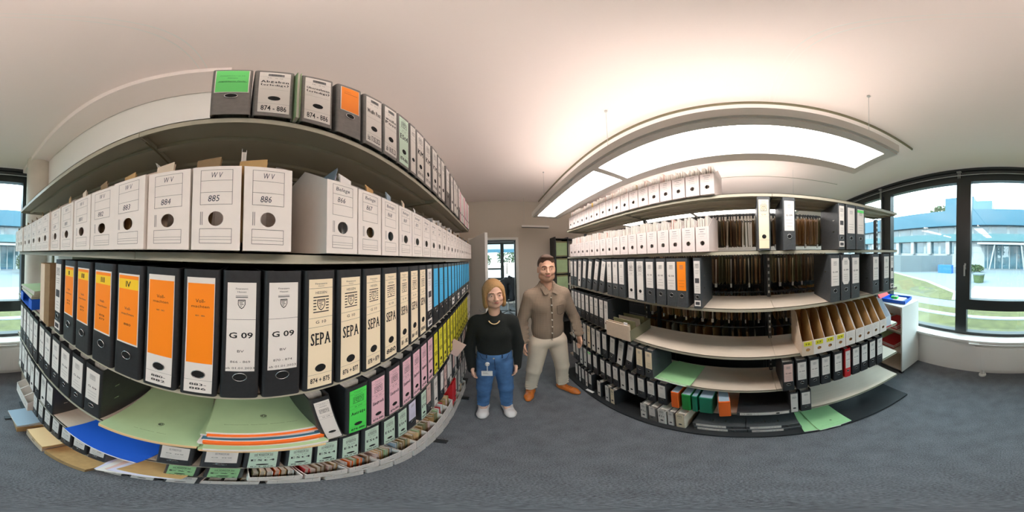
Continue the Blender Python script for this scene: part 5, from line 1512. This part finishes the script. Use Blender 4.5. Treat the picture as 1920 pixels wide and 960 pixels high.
for xx in (-1.3, .25, 1.8): mb.box(xx, xx + .13, 6.5, 6.6, 1.08, 2.42, 'window_frame')
mb.box(-1.17, .25, 6.5, 6.58, 1.40, 1.47, 'window_frame')
w5 = struct('window_5', mb)
mb = MB(); mb.box(-2.2, 2.6, 6.54, 6.545, 1.08, 2.42, 'glass'); obj('window_pane', mb, w5)
mat('chair_fabric', (34, 38, 44), 0.8); mat('jacket', (28, 30, 34), 0.9, bump=.3, scale=20)
ch = empty('office_chair', (.42, 5.2, 0)); tag(ch, 'dark office chair with a jacket over its back, seen through the doorway', 'chair')
mb = MB(); mb.ellipsoid((.42, 5.2, .50), (.25, .24, .05), 'chair_fabric'); obj('seat', mb, ch).matrix_parent_inverse = Matrix.Translation((-.42, -5.2, 0))
s = SDF((.1, 4.8, .5), (.8, 5.3, 1.35), .012); s.cone((.32, 4.98, .62), (.34, 4.96, 1.18), .10, .09, .05); s.cone((.52, 4.98, .62), (.50, 4.96, 1.20), .10, .08, .05); s.cone((.34, 4.97, 1.0), (.50, 4.97, 1.0), .12, .12, .05)
obj('backrest', s.mesh('backrest', ['chair_fabric']), ch).matrix_parent_inverse = Matrix.Translation((-.42, -5.2, 0))
for k in range(5):
    a = 2 * PI * k / 5; mb = MB(); mb.tube((.42, 5.2, .12), (.42 + .3 * math.cos(a), 5.2 + .3 * math.sin(a), .07), .02, 'rack_dark'); mb.tube((.42 + .3 * math.cos(a), 5.2 + .3 * math.sin(a) - .015, .03), (.42 + .3 * math.cos(a), 5.2 + .3 * math.sin(a) + .015, .03), .03, 'rack_dark')
    obj('foot', mb, ch).matrix_parent_inverse = Matrix.Translation((-.42, -5.2, 0))
mb = MB(); mb.tube((.42, 5.2, .1), (.42, 5.2, .48), .028, 'silver'); obj('column', mb, ch).matrix_parent_inverse = Matrix.Translation((-.42, -5.2, 0))
s = SDF((.05, 4.75, .3), (.9, 5.3, 1.35), .012); s.cone((.24, 4.90, 1.12), (.60, 4.90, 1.15), .09, .09, .05); s.cone((.30, 4.88, 1.1), (.32, 4.88, .75), .10, .06, .05); s.cone((.56, 4.88, 1.1), (.66, 4.9, .62), .10, .05, .05); s.cone((.45, 4.9, 1.15), (.44, 4.9, 1.27), .08, .05, .05)
jk = tag(obj('jacket', s.mesh('jacket', ['jacket'])), 'black jacket hung over the office chair beyond the doorway', 'jacket')
dk = empty('desk', (1.2, 5.6, 0)); tag(dk, 'pale desk beside the office chair in the room beyond', 'desk')
mb = MB(); mb.box(.62, 2.2, 5.2, 6.0, .72, .745, 'white_paint'); obj('desk_top', mb, dk).matrix_parent_inverse = Matrix.Translation((-1.2, -5.6, 0))
for xx in (.66, 2.12):
    for yy in (5.26, 5.94): mb = MB(); mb.box(xx, xx + .04, yy - .02, yy + .02, 0, .72, 'silver'); obj('leg', mb, dk).matrix_parent_inverse = Matrix.Translation((-1.2, -5.6, 0))
# ------------------------------------------------------------------ outside
GZ = -.75
mat('lawn', (72, 72, 38), 0.95, noise=0.25, scale=3)
mat('path_stone', (150, 150, 148), 0.9, noise=0.05, scale=2)
mat('terrace', (96, 104, 108), 0.9)
mat('facade_white', (132, 138, 140), 0.7)
mat('facade_teal', (24, 74, 92), 0.6, noise=0.05, scale=.3)
mat('facade_green', (56, 92, 98), 0.6, noise=0.05, scale=.3)
mat('concrete', (84, 94, 98), 0.9, noise=0.06, scale=1)
mat('building_glass', (52, 80, 90), 0.15, noise=0.3, scale=.9, spec=.8)
mat('leaf', (60, 76, 44), 0.9, noise=0.4, scale=1.5)
mat('bark', (96, 80, 62), 0.9)
def ground(name, pts, m, label):
    mb = MB(); n = len(pts); mb.add(pts, [tuple(range(n))], m); struct(name, mb, label)
mb = MB(); mb.add([(-60, -2.2, -.9), (60, -2.2, -.9), (60, -60, -.9), (-60, -60, -.9)], [(3, 2, 1, 0)], 'terrace'); struct('ground_outside', mb)
mb = MB(); mb.add([(-40, -2.2, -.89), (40, -2.2, -.89), (40, -7.2, -.89), (-40, -7.2, -.89)], [(3, 2, 1, 0)], 'lawn'); struct('lawn', mb, 'short green lawn strip below the window')
mb = MB(); mb.add([(2.7, -8.3, -.885), (3.2, -10.0, -.885), (6.8, -12.9, -.885), (12.6, -15.6, -.885), (30, -20, -.885), (30, -7.8, -.885)], [(0, 1, 2, 3, 4, 5)], 'lawn'); struct('lawn_slope', mb)
mb = MB(); mb.box(-40, 40, -6.35, -6.1, -.9, -.84, 'facade_white'); struct('kerb', mb)
mb = MB(); mb.add([(2.6, -8.4, -.88), (3.0, -10.15, -.88), (6.7, -13.2, -.88), (12.5, -16.0, -.88), (30, -20.6, -.88), (30, -20.1, -.88), (12.6, -15.55, -.88), (6.9, -12.8, -.88), (3.3, -9.9, -.88), (2.9, -8.4, -.88)], [(0, 1, 2, 3, 4, 5, 6, 7, 8, 9)], 'facade_white'); struct('path', mb)
mb = MB(); mb.add([(-40, -8.9, -.88), (2.4, -8.9, -.88), (2.4, -12.4, -.88), (-40, -12.4, -.88)], [(3, 2, 1, 0)], 'facade_white'); struct('path_paving', mb)
# retaining wall
mb = MB(); mb.prism([(7.4, -21.5), (12.8, -16.9), (40, -24), (40, -24.5), (12.9, -17.4), (7.6, -22.0)], 'z', -.9, 1.25, 'concrete'); tag(obj('retaining_wall', mb), 'grey concrete retaining wall below the far office building', 'wall')
bl = empty('office_building', (0, -27, -1)); tag(bl, 'long white and teal office building across the courtyard', 'building')
def bp(name, *bx, m=None):
    mb = MB()
    for b in bx: mb.box(*b)
    o = obj(name, mb, bl); o.matrix_parent_inverse = Matrix.Translation((0, 27, 1)); return o
FY = -27.0
bp('wall', (-34, 46, FY - 10, FY, -1.0, 8.6, 'facade_white'))
bp('roof_band', (-34, 46, FY, FY + 1.2, 6.2, 8.85, 'facade_teal'))
bp('balcony_band', (-34, 46, FY, FY + .9, 3.6, 4.8, 'facade_green'))
bp('roof_tower', (2.6, 5.9, FY - 8, FY - 1.0, 8.6, 11.0, 'facade_green'), (5.9, 11.3, FY - 8, FY - 1.5, 8.6, 12.1, 'facade_teal'))
for k in range(26):
    x0 = -33 + 3.0 * k
    bp('window', (x0, x0 + 2.5, FY, FY + .04, 4.95, 6.1, 'building_glass'))
    if not (-6 < x0 < 4): bp('window', (x0, x0 + 2.5, FY, FY + .04, 1.45, 3.45, 'building_glass'))
for k in range(10): bp('pillar', (6.0 + 3.6 * k, 6.7 + 3.6 * k, FY + .05, FY + .7, 1.3, 3.75, 'facade_white'))
bp('entrance_glass', (-5.6, 3.6, FY + .02, FY + .1, -.9, 3.0, 'building_glass'))
bp('canopy', (-6.5, 4.5, FY + .1, FY + 2.2, 3.0, 3.3, 'facade_white'))
for k in range(8): bp('mullion', (-5.4 + 1.2 * k, -5.26 + 1.2 * k, FY + .1, FY + .22, -.9, 3.0, 'facade_white'))
mb = MB(); mb.tube((2.6, FY + 1.9, -.9), (1.8, FY + 1.9, 3.0), .12, 'facade_white'); mb.tube((-2.8, FY + 1.9, -.9), (-2.3, FY + 1.9, 3.0), .12, 'facade_white'); o = obj('column', mb, bl); o.matrix_parent_inverse = Matrix.Translation((0, 27, 1))
def tree(x, y, z, h, r, label, group, seed, name='tree', dens=1800):
    rn = random.Random(seed)
    t = empty(name, (x, y, z)); tag(t, label, 'tree' if name == 'tree' else 'shrub', group)
    mb = MB(); top = h * .55
    if name == 'tree':
        mb.tube((0, 0, 0), (.1, 0, top), .14, 'bark', 8, .07)
        for k in range(6):
            a = rn.uniform(0, 6.28); mb.tube((.08, 0, top * rn.uniform(.6, 1)), (r * .7 * math.cos(a), r * .7 * math.sin(a), h * rn.uniform(.65, .9)), .05, 'bark', 6, .015)
        obj('trunk', mb, t)
    mb = MB()
    for k in range(dens):
        u, v = rn.uniform(0, 6.28), rn.uniform(-.6, 1); rr = r * rn.uniform(.55, 1.0) * math.sqrt(max(.05, 1 - v * v * .8))
        c = Vector((rr * math.cos(u), rr * math.sin(u), (h * .66 if name == 'tree' else h * .5) + v * h * (.34 if name == 'tree' else .5)))
        s_ = r * rn.uniform(.02, .06); a = Vector((rn.uniform(-1, 1), rn.uniform(-1, 1), rn.uniform(-1, 1))).normalized(); b = a.orthogonal().normalized()
        mb.add([c - a * s_ - b * s_, c + a * s_ - b * s_, c + a * s_ + b * s_, c - a * s_ + b * s_], [(0, 1, 2, 3)], 'leaf')
    obj('foliage', mb, t)
tree(19, -46, -.9, 16.5, 5.0, 'tree rising behind the teal roof band of the office building', None, 1)
tree(-9.5, -19, -.9, 5.6, 2.6, 'leafy tree beside the path in front of the far building', None, 2)
tree(-13.5, -16, -.9, 5.0, 2.4, 'leafy tree at the narrow window end by the round column', None, 3)
tree(-6.0, -21, -.9, 3.0, 1.6, 'bushy shrub near the glass entrance', None, 4, 'shrub')
tree(4.2, -21, -.9, 1.0, 1.4, 'low round shrub at the foot of the concrete wall', None, 5, 'shrub', 1000)
mb = MB(); mb.tube((2.4, -14.2, -.89), (2.4, -14.2, -.2), .42, 'leaf', 16, .52); mb.tube((2.4, -14.2, -.2), (2.4, -14.2, -.1), .55, 'concrete', 16); tag(obj('planter', mb), 'round dark green planter standing on the path', 'planter')
mb = MB(); mb.box(6.6, 8.4, -19.6, -18.9, -.9, .1, 'folder_blue'); tag(obj('skip_container', mb), 'low blue container in front of the concrete wall', 'container')
# view from the other side
mb = MB(); mb.add([(-60, 6.8, -1.5), (60, 6.8, -1.5), (60, 90, -1.5), (-60, 90, -1.5)], [(0, 1, 2, 3)], 'path_stone'); struct('ground_beyond', mb)
b2 = empty('walkway_building', (0, 30, 0)); tag(b2, 'blue banded walkway seen through the far doorway window', 'building')
for a, b, m in ((4.6, 5.9, 'facade_teal'), (3.1, 3.7, 'facade_teal'), (3.7, 4.6, 'facade_white')):
    mb = MB(); mb.box(-20, 24, 30, 31, a, b, m); o = obj('band', mb, b2); o.matrix_parent_inverse = Matrix.Translation((0, -30, 0))
for k in range(6):
    mb = MB(); mb.box(-18 + 8 * k, -17.5 + 8 * k, 30.2, 30.7, -1.5, 3.1, 'facade_white'); o = obj('pillar', mb, b2); o.matrix_parent_inverse = Matrix.Translation((0, -30, 0))
for k in range(7):
    tree(-14 + 5.6 * k, 36 + (k % 2) * 1, -1.5, 4.6 + (k % 2), 2.4, 'pale tree behind the blue walkway, %s in the row' % cap(k + 1), 'trees beyond the far window', 20 + k, dens=1300)
